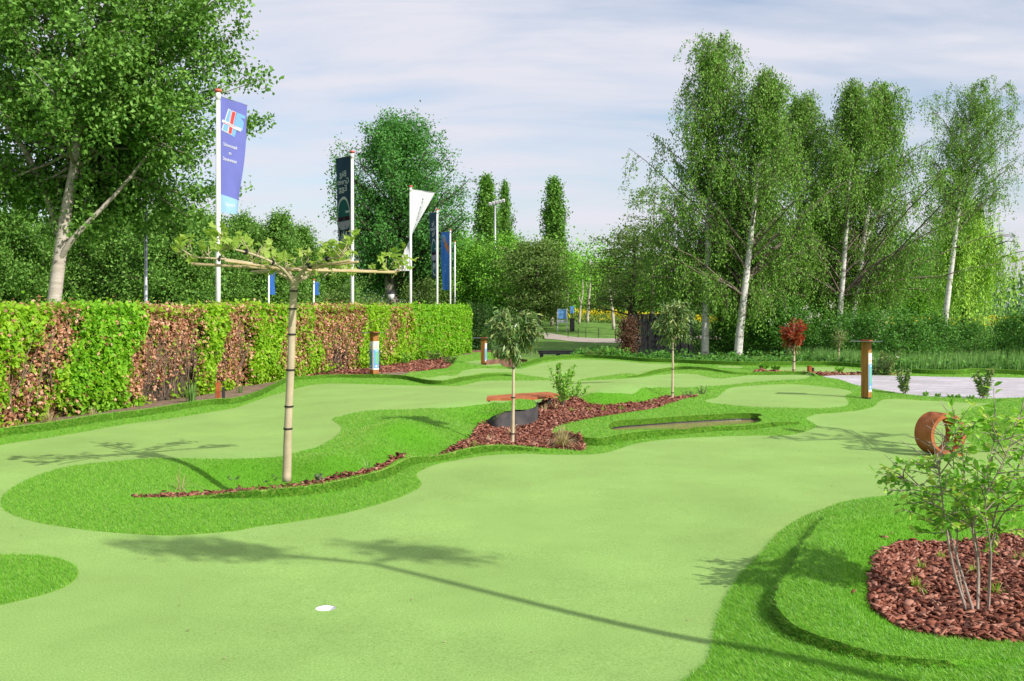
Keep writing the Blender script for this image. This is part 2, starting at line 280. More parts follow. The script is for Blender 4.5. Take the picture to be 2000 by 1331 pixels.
# extra heights that shape mounds and banks
EXTRA = [(620, 896, .09), (680, 878, .15), (740, 858, .21), (790, 826, .28), (860, 830, .15), (700, 902, .0), (800, 868, .06), (300, 935, -.03), (180, 960, .04), (230, 985, .05), (330, 985, .05), (450, 985, .03), (245, 948, .0), (100, 985, .03), (200, 1010, .03), (600, 985, .02),
  (900, 775, .19), (1000, 765, .18), (750, 780, .12), (400, 850, .03), (200, 880, .02), (600, 810, .07), (480, 820, .05), (880, 785, .23),
  (1150, 782, .13), (1222, 775, .14), (1290, 770, .13), (1340, 765, .10), (1400, 762, .06), (1360, 780, .08), (1330, 795, .09),
  (1100, 720, .03), (1200, 716, .05), (1300, 714, .04), (1160, 733, .08), (1375, 716, .22), (1420, 722, .1), (1480, 722, .08), (1335, 722, .1), (1440, 728, .06),
  (780, 727, .16), (820, 727, .14), (900, 724, .10), (950, 720, .06), (1000, 717, .0), (880, 737, .05), (940, 727, .06), (720, 737, .08),
  (1300, 803, .1), (1400, 804, .09), (1500, 808, .08), (1560, 815, .05), (1150, 840, .07), (1110, 840, .05), (1520, 822, .04), (1700, 775, .02), (1640, 742, .05), (1620, 738, .06), (1690, 770, .01), (1600, 745, .09), (1600, 801, .01),
  (1990, 792, .08), (1985, 812, .25), (2060, 830, .32), (2120, 800, .2), (1930, 815, .05), (1940, 850, .03), (2000, 872, .03), (1850, 781, .02),
  (1650, 1020, .09), (1720, 990, .11), (1800, 975, .12), (1900, 962, .12), (2000, 950, .12), (1630, 1080, .06), (1640, 1140, .05), (1620, 1200, .05), (1580, 1130, .05), (1900, 1130, -.02), (1850, 1200, .0), (1950, 1090, -.04), (1480, 1200, .01), (1450, 1280, .01), (1720, 1262, .04), (1800, 1290, .03), (1900, 1010, .03), (2000, 995, .03), (1760, 1030, .03), (2000, 1300, .03), (1600, 1331, .01)]
SOILZ = [w(hedge_x(y, -0.3), y, 0.0) for y in (2, 6, 10, 14, 18, 22, 26, 30, 34, 37)]
FLAT = [w(x, y, 0.0) for x, y in ((-6, 2), (-3, 2), (0, 3), (3, 1), (6, 1), (9, 4), (11, 10), (-2, 6), (0.5, 7), (1.2, 10), (2, 8.5), (-4.5, 6), (3, 12), (5, 13.2), (13, 18), (14, 24), (-5, 8), (0, 4.3))]
ctrl = np.concatenate([pts(s) for s in (LIP_L, EDGE_B, D_LEFT, LIP_FAR, D_FAR, D_RIGHT, C_FAR, C_NEAR, A_FAR, A_NEAR, G_RIGHT, R_OUT[:11], BLOB, OVAL, STRIP_R, STRIP_L, BED_A, BED_R, BED_FL, BED_FR, PAVE, POND[2:9], EXTRA, SOILZ, FLAT)])
keep = []                                              # near-coincident controls would make the fit ring
for i, q in enumerate(ctrl):
    if all(np.hypot(*(ctrl[j, :2] - q[:2])) > 0.05 for j in keep): keep.append(i)
ctrl = ctrl[keep]
def kern(d): return np.sqrt(d * d + 0.09)
_K = kern(np.linalg.norm(ctrl[:, None, :2] - ctrl[None, :, :2], axis=2)); _n = len(ctrl)
_M = np.zeros((_n + 1, _n + 1)); _M[:_n, :_n] = _K + np.eye(_n) * -0.02; _M[:_n, _n] = 1; _M[_n, :_n] = 1
_wt = np.linalg.solve(_M, np.append(ctrl[:, 2], 0))
# raised turf edges: line, height along it, width of the top, how far behind it the height is kept
def lipdef(seq, hs, top=0.07, decay=0.05, side=1, ramp_=0.025):
    base = pts(seq); c = curve(base, step=0.08); hs = np.array(hs) * 1.15; u = np.linspace(0, 1, len(c)); hp = np.linspace(0, 1, len(hs))
    return dict(line=c, h=np.interp(u, hp, hs), top=top, decay=decay, side=side, r=ramp_)
LIP_A = [(250, 985, .02), (330, 973, .02), (405, 963, .02), (472, 967, .02), (585, 961, .02), (675, 941, .02), (810, 902, .02), (880, 889, .02), (925, 883, .02), (985, 880, .02), (1030, 880, .02), (1065, 882, .01), (1100, 886, 0)]
LIP_P = [(1079, 846, .01), (1090, 858, 0), (1118, 867, 0), (1142, 871, 0), (1180, 871, 0), (1208, 866, 0), (1256, 859.5, 0), (1304, 854, 0), (1352, 850, 0), (1400, 846.5, 0), (1472, 843.5, 0), (1544, 835, 0), (1566, 828, .01), (1574, 822, .02)]
LIP_C = [(1180, 740, .1), (1230, 738, .1), (1262, 735, .1), (1290, 729, .1), (1320, 727, .1), (1350, 728, .1), (1384, 730, .09), (1440, 733, .08), (1500, 732, .07), (1560, 732, .06), (1586, 734, .06), (1592, 737, .06)]
LIP_R = [(1640, 1012, .02), (1597, 1040, .02), (1565, 1083, .02), (1545, 1128, .02), (1512, 1175, .02), (1508, 1208, .02), (1548, 1252, .02), (1640, 1283, .02), (1720, 1300, .02), (1830, 1308, .02), (2000, 1300, .02), (2250, 1270, .02)]
LIPS = [lipdef(LIP_A, [0, .015, .045, .07, .075, .08, .07, .065, .06, .06, .055, .03, 0], side=1),
        lipdef(LIP_L, [.09] * 6 + [.08] * 5 + [.07, .07, .06, .07, .07, .08, .08, .06, 0], side=1),
        lipdef(LIP_FAR, [0.03] + [.09] * 19, side=1, top=0.1),
        lipdef(LIP_P, [0, .05, .075, .08, .08, .075, .065, .06, .05, .045, .045, .04, .02, 0], side=1, top=0.25, decay=0.7),
        lipdef(LIP_C, [0.0, .02, .05, .07, .07, .06, .05, .04, .06, .07, .06, .0], side=1),
        lipdef(LIP_R, [0, .03, .05, .055, .06, .06, .055, .045, .03, .015, .005, 0], side=1, top=0.3, decay=0.5, ramp_=0.02)]
def height(xy, lips=True):
    xy = np.asarray(xy, float)[:, :2]; z = np.empty(len(xy))
    for i in range(0, len(xy), 4000):
        d = np.linalg.norm(xy[i:i + 4000, None] - ctrl[None, :, :2], axis=2); z[i:i + 4000] = kern(d) @ _wt[:_n] + _wt[_n]
    if lips:
        for L in LIPS:
            reach = L['top'] + L['decay'] + 0.1; lo, hi = L['line'][:, :2].min(0) - reach, L['line'][:, :2].max(0) + reach
            m = ((xy > lo) & (xy < hi)).all(1)
            if not m.any(): continue
            d, par, sd = polydist(xy[m], L['line']); sdist = d * sd * L['side']
            endcap = ((par <= 0) | (par >= len(L['line']) - 1)) & (d > 0.02)
            k = sstep(0, L['r'], sdist) * (1 - sstep(L['top'], L['top'] + L['decay'], sdist))
            z[m] += np.where(endcap, 0, np.interp(par, np.arange(len(L['h'])), L['h']) * k)
    return z
def ground(px, py, z=0.0):
    """point of the course seen at a photo position"""
    q = P(px, py, z)
    for _ in range(6): q = P(px, py, float(height(q[None])[0]))
    return q
def dropz(x, y): return float(height(np.array([[x, y]]))[0])

# ------------------------------------------------------------------ partition of the course into surfaces
far = pts(LIP_FAR)
COURSE = np.concatenate([np.array([w(hedge_x(0.3, -1.2), 0.3), w(9, 0.3), w(13.5, 10), w(17, 19)]), (curve(far, step=0.3) + A(0, 0.16, 0))[::-1],
    np.array([P(985, 716), P(975, 704, -.1), P(960, 696, -.15), w(-1.1, 36.2), w(-2.6, 36.2)])])
def dens(seq, closed=True): 
    c = pts(seq); return curve(c, step=0.12, closed=closed)
polys = {k: dens(v) for k, v in dict(green=GREEN, blob=BLOB, oval=OVAL, strip_r=STRIP_R, strip_m=STRIP_M, strip_l=STRIP_L, bed_a=BED_A, bed_r=BED_R, bed_fl=BED_FL, bed_fr=BED_FR, pave=PAVE, pond=POND).items()}
soil_front = np.concatenate([curve(pts(LIP_L[:14]), step=0.12) + A(-0.04, 0.11, 0), pts([(800, 729, .08), (840, 724, .05), (872, 718, .02), (882, 709, 0), (880, 700, -.08)])])
polys['soil'] = np.concatenate([soil_front, np.array([w(-1.2, 35.5), w(hedge_x(35.5, -1.1), 35.5), w(hedge_x(0.4, -1.15), 0.4), w(hedge_x(0.4, 0.5), 0.4)])])
cup = P(636, 1186); CUP_R = 0.054
polys['cup'] = np.array([cup + A(CUP_R * math.cos(t), CUP_R * math.sin(t), 0) for t in np.linspace(0, 2 * math.pi, 32, endpoint=False)])
V, E = [], []
def addline(p, closed=True):
    s = len(V); V.extend(map(tuple, p[:, :2])); n = len(p)
    E.extend((s + i, s + (i + 1) % n) for i in range(n if closed else n - 1))
addline(COURSE)
for k, p in polys.items(): addline(p)
free = []
for L in LIPS:                                          # rows of points that carry the lip profile
    c = L['line']; t = np.gradient(c[:, :2], axis=0); t /= np.linalg.norm(t, axis=1)[:, None] + 1e-9; nr = np.stack([-t[:, 1], t[:, 0]], 1) * L['side']
    for o_ in (-0.004, L['r'] * 0.5, L['r'] * 1.05, L['top'] * 0.98, L['top'] + L['decay'] * 0.5, L['top'] + L['decay'] * 1.02): free.append(c[:, :2] + nr * o_)
y = 0.4; row = 0
while y < 36:
    s = min(0.34, max(0.075, 0.0135 * y)); hw = 0.53 * y + 0.5
    xs = np.arange(-hw, hw, s) + (row % 2) * s * 0.5; free.append(np.stack([xs, np.full_like(xs, y)], 1))
    if row % 5 == 0:
        for a, b in ((-12, -hw - 0.3), (hw + 0.3, 18)):
            if b > a: xs = np.arange(a, b, s * 5); free.append(np.stack([xs, np.full_like(xs, y)], 1))
    y += s * 0.9; row += 1
free = np.concatenate(free); free = free[inpoly(free, COURSE)]
allv = [Vector(v) for v in V] + [Vector(v) for v in free]
cv, ce, cf, *_ = geometry.delaunay_2d_cdt(allv, E, [], 0, 1e-4)
cv = np.array([(v.x, v.y) for v in cv]); cf = np.array([f for f in cf if len(f) == 3]); cen = cv[cf].mean(1)
inside = inpoly(cen, COURSE); cz = height(cv)
reg = np.full(len(cf), 'rough', dtype='<U8')
def put(poly, nm): reg[inpoly(cen, polys[poly])] = nm
put('soil', 'soil'); put('green', 'green'); put('blob', 'rough')
for k in ('oval', 'strip_r', 'strip_m', 'strip_l'): put(k, k)
for k in ('bed_fl', 'bed_a', 'bed_r', 'bed_fr'): put(k, k)
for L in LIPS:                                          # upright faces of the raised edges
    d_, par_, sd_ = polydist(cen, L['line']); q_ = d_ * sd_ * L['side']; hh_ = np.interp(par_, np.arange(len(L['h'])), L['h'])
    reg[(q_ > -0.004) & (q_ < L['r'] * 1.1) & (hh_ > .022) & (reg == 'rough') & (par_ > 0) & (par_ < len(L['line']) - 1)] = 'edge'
put('pave', 'pave'); put('pond', 'none'); put('cup', 'none'); reg[~inside] = 'none'
V3 = np.column_stack([cv, cz])
def region(nm, name, mat):
    f = cf[reg == nm]; u, inv = np.unique(f, return_inverse=True); inv = inv.reshape(-1, 3)
    a = V3[u]; nrm = np.cross(a[inv[:, 1]] - a[inv[:, 0]], a[inv[:, 2]] - a[inv[:, 0]]); flip = nrm[:, 2] < 0; inv[flip] = inv[flip][:, ::-1]
    o = obj(name, a, inv, mat, smooth=True); return tag(o, kind='structure')
region('green', 'putting_green', MATS['green_turf']); region('oval', 'putting_green', MATS['green_turf'])
region('strip_r', 'putting_green', MATS['green_turf']); region('strip_m', 'putting_green', MATS['green_turf']); region('strip_l', 'putting_green', MATS['green_turf'])
region('rough', 'rough_turf', MATS['rough_base']); region('edge', 'turf_edge_shaded', MATS['turf_edge_shaded']); region('soil', 'hedge_bed', MATS['soil'])
for k in ('bed_a', 'bed_r', 'bed_fl', 'bed_fr'): region(k, 'planting_bed', MATS['mulch_base'])
region('pave', 'paving', MATS['paving'])
# earth skirt round the course, so that its edge is not a paper edge
ck = COURSE; cz_ = height(ck[:, :2]); n = len(ck)
sv = [(p[0], p[1], z + 0.002) for p, z in zip(ck, cz_)] + [(p[0], p[1], -1.0) for p in ck]
tag(obj('course_bank', sv, [(i, (i + 1) % n, n + (i + 1) % n, n + i) for i in range(n)], MATS['rough_base']), kind='structure')
# pond: sunken basin and water
pp = polys['pond']; pz = height(pp[:, :2]); n = len(pp); ctr = pp.mean(0)
sv = [(p[0], p[1], z + 0.004) for p, z in zip(pp, pz)] + [(p[0], p[1], 0.028) for p, z in zip(pp, pz)] + [(p[0] + (ctr[0] - p[0]) * 0.03, p[1] + (ctr[1] - p[1]) * 0.05, -0.16) for p in pp]
tag(obj('pond_bank', sv[:2 * n], [(i, n + i, n + (i + 1) % n, (i + 1) % n) for i in range(n)], MATS['turf_edge_shaded']), kind='structure')  # same darkened colour as the turf edges, pile shade painted in
bmv = sv[n:]; tag(obj('pond_liner', bmv, [(i, n + i, n + (i + 1) % n, (i + 1) % n) for i in range(n)] + [tuple(range(n, 2 * n))], MATS['pond_liner']), kind='structure')
tag(obj('pond_water', [(p[0], p[1], 0.012) for p in pp], [tuple(range(n))], MATS['water']), kind='structure')
# cup
v, f = lathe([(CUP_R + .0005, 0.0), (CUP_R - .003, 0.001), (CUP_R - .003, -0.02), (CUP_R - .004, -0.11), (0.001, -0.115)], 32, (cup[0], cup[1], dropz(cup[0], cup[1]) - 0.002))
t = thing('golf_cup', 'white plastic golf hole cup sunk in the foreground putting green', 'golf hole', (0, 0, 0)); part('liner', (v, f), MATS['cup_white'], t, True)

# a few bits of litter blown onto the turf
m = 150; q_ = np.column_stack([rng.uniform(-5, 5, m), rng.uniform(4.3, 16, m)]); q_ = q_[inpoly(q_, polys['green']) & ~inpoly(q_, polys['blob'])]; LITTER = np.column_stack([q_, height(q_) + .006])
# ------------------------------------------------------------------ ground beyond the course, out to the horizon
def gz(x, y):
    d = np.exp(-((y - 37.2) / 1.3) ** 4) * sstep(-3, 0, x)          # ditch behind the course
    r = 0.9 * np.exp(-(((x - 4) / 9) ** 2 + ((y - 74) / 12) ** 2))  # low rise of the far lawn
    return -0.38 - 0.55 * d + r
xs = np.unique(np.concatenate([np.linspace(-30, 40, 60), np.array([-900, -400, -200, -100, -60, 60, 100, 200, 400, 900])]))
ys = np.unique(np.concatenate([np.array([-200, -60, -20, -5, 0, 8, 16, 24, 30]), np.linspace(32, 42, 21), np.linspace(44, 110, 34), np.array([140, 200, 300, 500, 900, 1600])]))
X, Y = np.meshgrid(xs, ys); gvv = np.column_stack([X.ravel(), Y.ravel(), gz(X.ravel(), Y.ravel())]); nx = len(xs)
gf = np.array([(j * nx + i, j * nx + i + 1, (j + 1) * nx + i + 1, (j + 1) * nx + i) for j in range(len(ys) - 1) for i in range(nx - 1)])
tag(obj('ground', gvv, gf, MATS['meadow'], smooth=True), kind='structure')
tag(obj('ditch_water', [(-2, 35.6, -.72), (45, 35.6, -.72), (45, 38.8, -.72), (-2, 38.8, -.72)], [(0, 1, 2, 3)], MATS['ditch_water']), kind='structure')
def gzz(x, y): return float(gz(np.array([x]), np.array([y]))[0])
a = curve([(0.9, 61.5, 0), (2.2, 60.5, 0), (3.6, 57.5, 0), (5.4, 56.4, 0), (7.6, 58.2, 0), (10, 60.2, 0), (14, 62, 0)], step=0.6); wd = np.linspace(1.6, 1.0, len(a))[:, None] * A(0, 1.6, 0)
pv = np.concatenate([a - wd, a + wd]); pv[:, 2] = gz(pv[:, 0], pv[:, 1]) + 0.02; n = len(a)
tag(obj('path', pv, [(i, i + 1, n + i + 1, n + i) for i in range(n - 1)], MATS['path']), kind='structure')

# ------------------------------------------------------------------ turf pile: blades on every rough surface
def blades(tri, npm, h, name, label, width=0.0036, lean=0.6, mat='turf_blade'):
    a, b, c = V3[tri[:, 0]], V3[tri[:, 1]], V3[tri[:, 2]]; ar = 0.5 * np.linalg.norm(np.cross(b - a, c - a), axis=1); yc = (a[:, 1] + b[:, 1] + c[:, 1]) / 3; xc = (a[:, 0] + b[:, 0] + c[:, 0]) / 3
    k = np.where((np.abs(xc) < 0.54 * yc + 0.5) & (yc > 3.4), ar * npm(yc), 0); cnt = rng.poisson(k); idx = np.repeat(np.arange(len(tri)), cnt); m = len(idx)
    u, v_ = rng.random(m), rng.random(m); s = u + v_ > 1; u[s], v_[s] = 1 - u[s], 1 - v_[s]
    p = a[idx] + u[:, None] * (b - a)[idx] + v_[:, None] * (c - a)[idx]; yy = p[:, 1]
    wsc = width * np.maximum(1, (yy / 6) ** 0.8); hh = h * rng.uniform(0.6, 1.15, m)
    ang = rng.uniform(0, 2 * math.pi, m); la = rng.normal(2.4, .75, m); nn0 = np.cross(b - a, c - a); nz0 = np.abs(nn0[:, 2]) / (np.linalg.norm(nn0, axis=1) + 1e-12); flatn = sstep(.965, .994, nz0)[idx]; ln = rng.uniform(0.1, lean, m) + flatn * rng.uniform(.3, 1.5, m)
    sd = np.stack([np.cos(ang), np.sin(ang), np.zeros(m)], 1) * wsc[:, None] * 0.5
    nn = np.cross(b - a, c - a); nn *= np.sign(nn[:, 2:3]) / (np.linalg.norm(nn, axis=1)[:, None] + 1e-12)
    tip = p + nn[idx] * hh[:, None] + np.stack([np.cos(la) * ln * hh, np.sin(la) * ln * hh, 0 * hh], 1)
    vv = np.empty((m, 3, 3)); vv[:, 0] = p - sd; vv[:, 1] = p + sd; vv[:, 2] = tip; vv[:, :2, 2] -= 0.002
    return tag(obj(name, vv.reshape(-1, 3), np.arange(3 * m).reshape(-1, 3), MATS[mat]), label, 'turf', kind='stuff')
blades(cf[reg == 'edge'], lambda y: np.minimum(15000, 15000 * (5.6 / y) ** 1.7), 0.026, 'turf_edge_pile', 'short turf pile with painted-in shade on the upright turf edges', mat='turf_edge_blade_shaded')
blades(cf[reg == 'rough'], lambda y: np.minimum(16500, 16500 * (5.6 / y) ** 1.85), 0.019, 'turf_pile', 'long saturated green artificial turf pile of the mounds and edges')
# ------------------------------------------------------------------ plants: materials
surf('bark_grey', [(0.14, 0.11, 0.085), (0.27, 0.23, 0.19), (0.40, 0.35, 0.30)], scale=5, rough=0.9, bump=0.6, stretch=(3, 3, 1), bscale=18, bdist=0.02)
surf('bark_pale', [(0.30, 0.25, 0.20), (0.45, 0.39, 0.33), (0.55, 0.50, 0.44)], scale=3, rough=0.85, bump=0.4, stretch=(1, 1, 4), bscale=14, bdist=0.015)
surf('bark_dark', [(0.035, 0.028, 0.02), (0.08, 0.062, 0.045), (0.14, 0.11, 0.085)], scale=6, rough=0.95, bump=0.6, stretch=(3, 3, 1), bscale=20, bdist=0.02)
surf('bark_birch', [(0.06, 0.05, 0.045), (0.50, 0.47, 0.43), (0.62, 0.60, 0.57), (0.66, 0.64, 0.60)], scale=1.6, rough=0.8, bump=0.3, stretch=(1.2, 1.2, 5), bscale=10)
surf('twig_birch', [(0.07, 0.05, 0.04), (0.15, 0.11, 0.09), (0.30, 0.26, 0.23)], scale=4, rough=0.9, bump=0.2)
surf('bark_young', [(0.33, 0.24, 0.15), (0.50, 0.40, 0.28), (0.58, 0.48, 0.35)], scale=7, rough=0.8, bump=0.2, stretch=(1, 1, 0.4))
surf('bark_plane', [(0.30, 0.27, 0.15), (0.44, 0.36, 0.24), (0.55, 0.45, 0.33)], scale=4, rough=0.8, bump=0.25, big=(1.5, 0.15))
surf('twig_brown', [(0.08, 0.05, 0.035), (0.20, 0.14, 0.10), (0.30, 0.22, 0.16)], scale=12, rough=0.9, bump=0.2)
plain('tie_black', (0.012, 0.012, 0.013), rough=0.6)
surf('bamboo', [(0.36, 0.27, 0.13), (0.52, 0.42, 0.24)], scale=6, rough=0.55, stretch=(2, 2, 2), bump=0.1)
surf('bamboo_dark', [(0.14, 0.12, 0.06), (0.24, 0.21, 0.10)], scale=6, rough=0.6, bump=0.1)
LM = dict(
    lime=leafmat('leaf_lime', [(0.055, 0.15, 0.018), (0.105, 0.25, 0.032), (0.17, 0.35, 0.055), (0.25, 0.45, 0.10)]),
    round=leafmat('leaf_round', [(0.056, 0.184, 0.041), (0.092, 0.281, 0.055), (0.141, 0.377, 0.073)]),
    fresh=leafmat('leaf_fresh', [(0.111, 0.288, 0.028), (0.189, 0.443, 0.040), (0.288, 0.598, 0.066)]),
    olive=leafmat('leaf_olive', [(0.081, 0.153, 0.032), (0.136, 0.235, 0.048), (0.216, 0.324, 0.081)]),
    poplar=leafmat('leaf_poplar', [(0.067, 0.184, 0.028), (0.135, 0.311, 0.039), (0.213, 0.427, 0.067)]),
    birch=leafmat('leaf_birch', [(0.097, 0.236, 0.029), (0.158, 0.331, 0.041), (0.254, 0.451, 0.083)]),
    willow=leafmat('leaf_willow', [(0.241, 0.459, 0.057), (0.404, 0.672, 0.095), (0.591, 0.887, 0.161)]),
    dark=leafmat('leaf_dark', [(0.023, 0.065, 0.013), (0.042, 0.111, 0.018), (0.065, 0.156, 0.029)]),
    shrub=leafmat('leaf_shrub', [(0.044, 0.146, 0.021), (0.079, 0.234, 0.031), (0.139, 0.333, 0.052)]),
    hedge=leafmat('leaf_hedge', [(0.190, 0.380, 0.017), (0.299, 0.516, 0.025), (0.407, 0.624, 0.047)], trans=0.4),
    hedge2=leafmat('leaf_hedge_green', [(0.132, 0.356, 0.016), (0.212, 0.476, 0.024), (0.305, 0.582, 0.039)], trans=0.4),
    dead=leafmat('leaf_dead', [(0.234, 0.095, 0.051), (0.410, 0.190, 0.110), (0.586, 0.307, 0.190), (0.703, 0.439, 0.293)], trans=0.2),
    plane=leafmat('leaf_plane', [(0.22, 0.36, 0.05), (0.32, 0.46, 0.08), (0.42, 0.54, 0.14)], trans=0.45),
    amel=leafmat('leaf_amelanchier', [(0.103, 0.294, 0.026), (0.191, 0.448, 0.043), (0.327, 0.605, 0.085), (0.517, 0.621, 0.138)], trans=0.4),
    laurel=leafmat('leaf_laurel', [(0.059, 0.133, 0.034), (0.102, 0.214, 0.052), (0.205, 0.305, 0.086), (0.376, 0.429, 0.153)], trans=0.22, rough=0.3, spec=0.6),
    red=leafmat('leaf_red', [(0.26, 0.028, 0.016), (0.38, 0.06, 0.03), (0.45, 0.12, 0.06)], trans=0.3, rough=0.35),
    dry=leafmat('leaf_dry', [(0.30, 0.24, 0.11), (0.46, 0.38, 0.20), (0.55, 0.48, 0.28)], trans=0.25),
    blade=leafmat('leaf_blade', [(0.090, 0.225, 0.045), (0.150, 0.315, 0.075), (0.240, 0.405, 0.120)], trans=0.3),
    lily=leafmat('leaf_lily', [(0.15, 0.30, 0.02), (0.24, 0.40, 0.04), (0.32, 0.46, 0.08)], trans=0.35),
    grey=leafmat('leaf_greygreen', [(0.07, 0.12, 0.06), (0.13, 0.19, 0.10), (0.22, 0.29, 0.18)], trans=0.2),
    rape=leafmat('rape_flower', [(0.55, 0.42, 0.01), (0.68, 0.54, 0.015), (0.42, 0.42, 0.03)], trans=0.25),
    russet=leafmat('leaf_russet', [(0.07, 0.035, 0.02), (0.13, 0.065, 0.035), (0.20, 0.11, 0.06)], trans=0.1),
    white=leafmat('blossom_white', [(0.62, 0.62, 0.58), (0.75, 0.75, 0.70)], trans=0.3),
    haze=leafmat('leaf_far', [(0.084, 0.185, 0.067), (0.126, 0.252, 0.092), (0.168, 0.302, 0.118)], trans=0.2))

def leafgeo(c, size, aspect=0.62, d=None, nrm=None, fold=0.12, r=None):
    """rhombic leaves with a folded midrib: centres c, length size (scalar or array)"""
    r = r or rng; m = len(c); c = np.asarray(c, float)
    if d is None: d = r.normal(size=(m, 3)) + A(0, 0, -0.25)
    d = d / (np.linalg.norm(d, axis=1)[:, None] + 1e-9)
    if nrm is None: nrm = r.normal(size=(m, 3)) + A(0.25, -0.2, 0.7)
    s = np.cross(d, nrm); s /= np.linalg.norm(s, axis=1)[:, None] + 1e-9; n_ = np.cross(s, d)
    L = (size * r.uniform(0.7, 1.25, m))[:, None] if np.isscalar(size) else np.asarray(size)[:, None]
    v = np.empty((m, 4, 3)); v[:, 0] = c - d * L * 0.5; v[:, 2] = c + d * L * 0.5
    v[:, 1] = c - d * L * 0.06 + s * L * aspect * 0.5 + n_ * L * fold; v[:, 3] = c - d * L * 0.06 - s * L * aspect * 0.5 + n_ * L * fold
    return v.reshape(-1, 3), np.arange(4 * m).reshape(-1, 4)
def ngeo(gs):
    v = np.concatenate([g[0] for g in gs]); o, f = 0, []
    for g in gs: f.append(g[1] + o); o += len(g[0])
    return v, np.concatenate(f)
def limb(a, b, rise, n=5, wob=0.06, r=None):
    r = r or rng; L = np.linalg.norm(b - a); m = (a + b) / 2 + A(0, 0, rise * L); t = np.linspace(0, 1, n)[:, None]
    p = (1 - t) ** 2 * a + 2 * t * (1 - t) * m + t * t * b; p[1:-1] += r.normal(size=(n - 2, 3)) * wob * L * 0.3; return p
def tree(name, label, cat, base, trunk, r0, z0, z1, R, nl, nt, nleaf, ls, bark, leaf, style='broad', group=None, seed=1, sigma=0.12, tw=0.28, aspect=0.62, flat=1.0, start=0.35, limbs=(), stems=(), rmin=0.35, drop=1.0, skew=(0, 0), open_z=0.0, spread=(.88, 1.1)):
    """trunk: local points; crown between heights z0 and z1 with radius R(t). Limbs reach the crown's envelope, twigs leave the limbs, leaves sit round the twigs."""
    r = np.random.default_rng(seed); t_ = thing(name, label, cat, base, 0, group)
    tp = np.asarray(trunk, float); tz = tp[:, 2]; H_ = tz[-1]
    full = curve(tp, n=5); rad = r0 * np.clip(1 - full[:, 2] / H_ * 0.93, 0.05, 1) ** 0.85; rad[0] *= 1.25
    wood = [tube(full, rad, 9)]
    ax = lambda z: A(np.interp(z, tz, tp[:, 0]), np.interp(z, tz, tp[:, 1]), z)
    for q, ra, rb in stems:
        q = curve(np.asarray(q, float), n=4); wood.append(tube(q, np.linspace(ra, rb, len(q)), 7))
    tips = list(limbs); lv = []; ld = []
    for i in range(nl):
        t = (i + r.random()) / nl; z = z0 + (z1 - z0) * t; ph = i * 2.399 + r.uniform(-0.5, 0.5); rho = R(t) * math.sqrt(r.uniform(rmin ** 2, 1)) * r.uniform(*spread)
        if z < open_z and math.sin(ph) < 0.25 and abs(math.cos(ph)) < 0.85: ph = -ph if math.sin(ph) < -.25 else math.pi / 2
        tips.append(ax(min(z, H_)) * A(1, 1, 0) + A(rho * math.cos(ph) + skew[0] * t, rho * math.sin(ph) * flat + skew[1] * t, z))
    for b in tips:
        b = np.asarray(b, float); dh = np.hypot(*(b[:2] - ax(min(b[2], H_))[:2]))
        if style == 'poplar': zs = b[2] - dh * 3.2 - 0.8
        elif style in ('birch',): zs = b[2] - dh * r.uniform(0.7, 1.2)
        elif style == 'willow': zs = b[2] - dh * r.uniform(0.4, 0.9)
        elif style == 'tier': zs = b[2] - dh * r.uniform(0.0, 0.35)
        else: zs = b[2] - dh * r.uniform(0.25, 0.9)
        zs = min(max(zs, H_ * (start + (r.uniform(0, .2) if style == 'broad' else 0))), H_ * 0.97); a = ax(zs); L = np.linalg.norm(b - a)
        p = limb(a, b, {'willow': 0.35, 'birch': 0.06, 'tier': 0.05}.get(style, -0.05), 6, r=r); lr = max(0.012 * ls / 0.1, r0 * 0.36 * (1 - zs / H_ * 0.75) * min(1, L / (H_ * 0.3) + 0.25))
        wood.append(tube(p, np.linspace(lr, lr * 0.22, 6), 5, False))
        for k in range(nt):
            u = r.uniform(0.3, 1.0) if k else 1.0; i0 = min(4, int(u * 5)); q = p[i0] + (p[i0 + 1] - p[i0]) * (u * 5 - i0) if i0 < 5 else p[-1]
            ax_d = (b - a) / (L + 1e-9)
            if style in ('birch', 'willow'):
                out = r.normal(size=3) * A(1, 1, 0.3) * 0.35; hl = drop * r.uniform(0.45, 1.15)
                if style == 'willow': hl = min(hl * r.uniform(0.7, 1.5), max(0.4, q[2] - 0.35))
                tt = np.linspace(0, 1, 6)[:, None]; s = q + out * tw * np.sqrt(tt) * 1.6 + A(0, 0, -1) * hl * tt ** 1.25 + A(0, 0, 0.12) * np.sin(tt * 3.1)
                if style == 'birch' or k % 2 == 0: wood.append(tube(s[::2], 0.006 if style == 'birch' else 0.008, 3, False))
                m = nleaf; w_ = r.random(m) ** 0.8 * 5; i1 = np.minimum(4, w_.astype(int)); c = s[i1] + (s[i1 + 1] - s[i1]) * (w_ - i1)[:, None] + r.normal(size=(m, 3)) * sigma * A(1, 1, 0.8)
                lv.append(c); ld.append(r.normal(size=(m, 3)) * 0.45 + A(0, 0, -1))
            else:
                dv_ = r.normal(size=3) * (0.75 if style != 'poplar' else 0.3) + ax_d * 0.6 + A(0, 0, {'poplar': 1.0, 'tier': -0.05}.get(style, 0.25))
                if style == 'tier': dv_[2] *= 0.25
                dv_ /= np.linalg.norm(dv_); e = q + dv_ * tw * r.uniform(0.5, 1.3)
                if k < 5: wood.append(tube([q, (q + e) / 2 + r.normal(size=3) * 0.04 * tw, e], [lr * 0.25, lr * 0.18, lr * 0.1], 3, False))
                m = nleaf; c = q + (e - q) * r.uniform(0.15, 1.15, m)[:, None] + r.normal(size=(m, 3)) * sigma * (A(1, 1, 0.35) if style == 'tier' else 1)
                lv.append(c); ld.append(r.normal(size=(m, 3)) + dv_ * 0.5 + A(0, 0, -0.2))
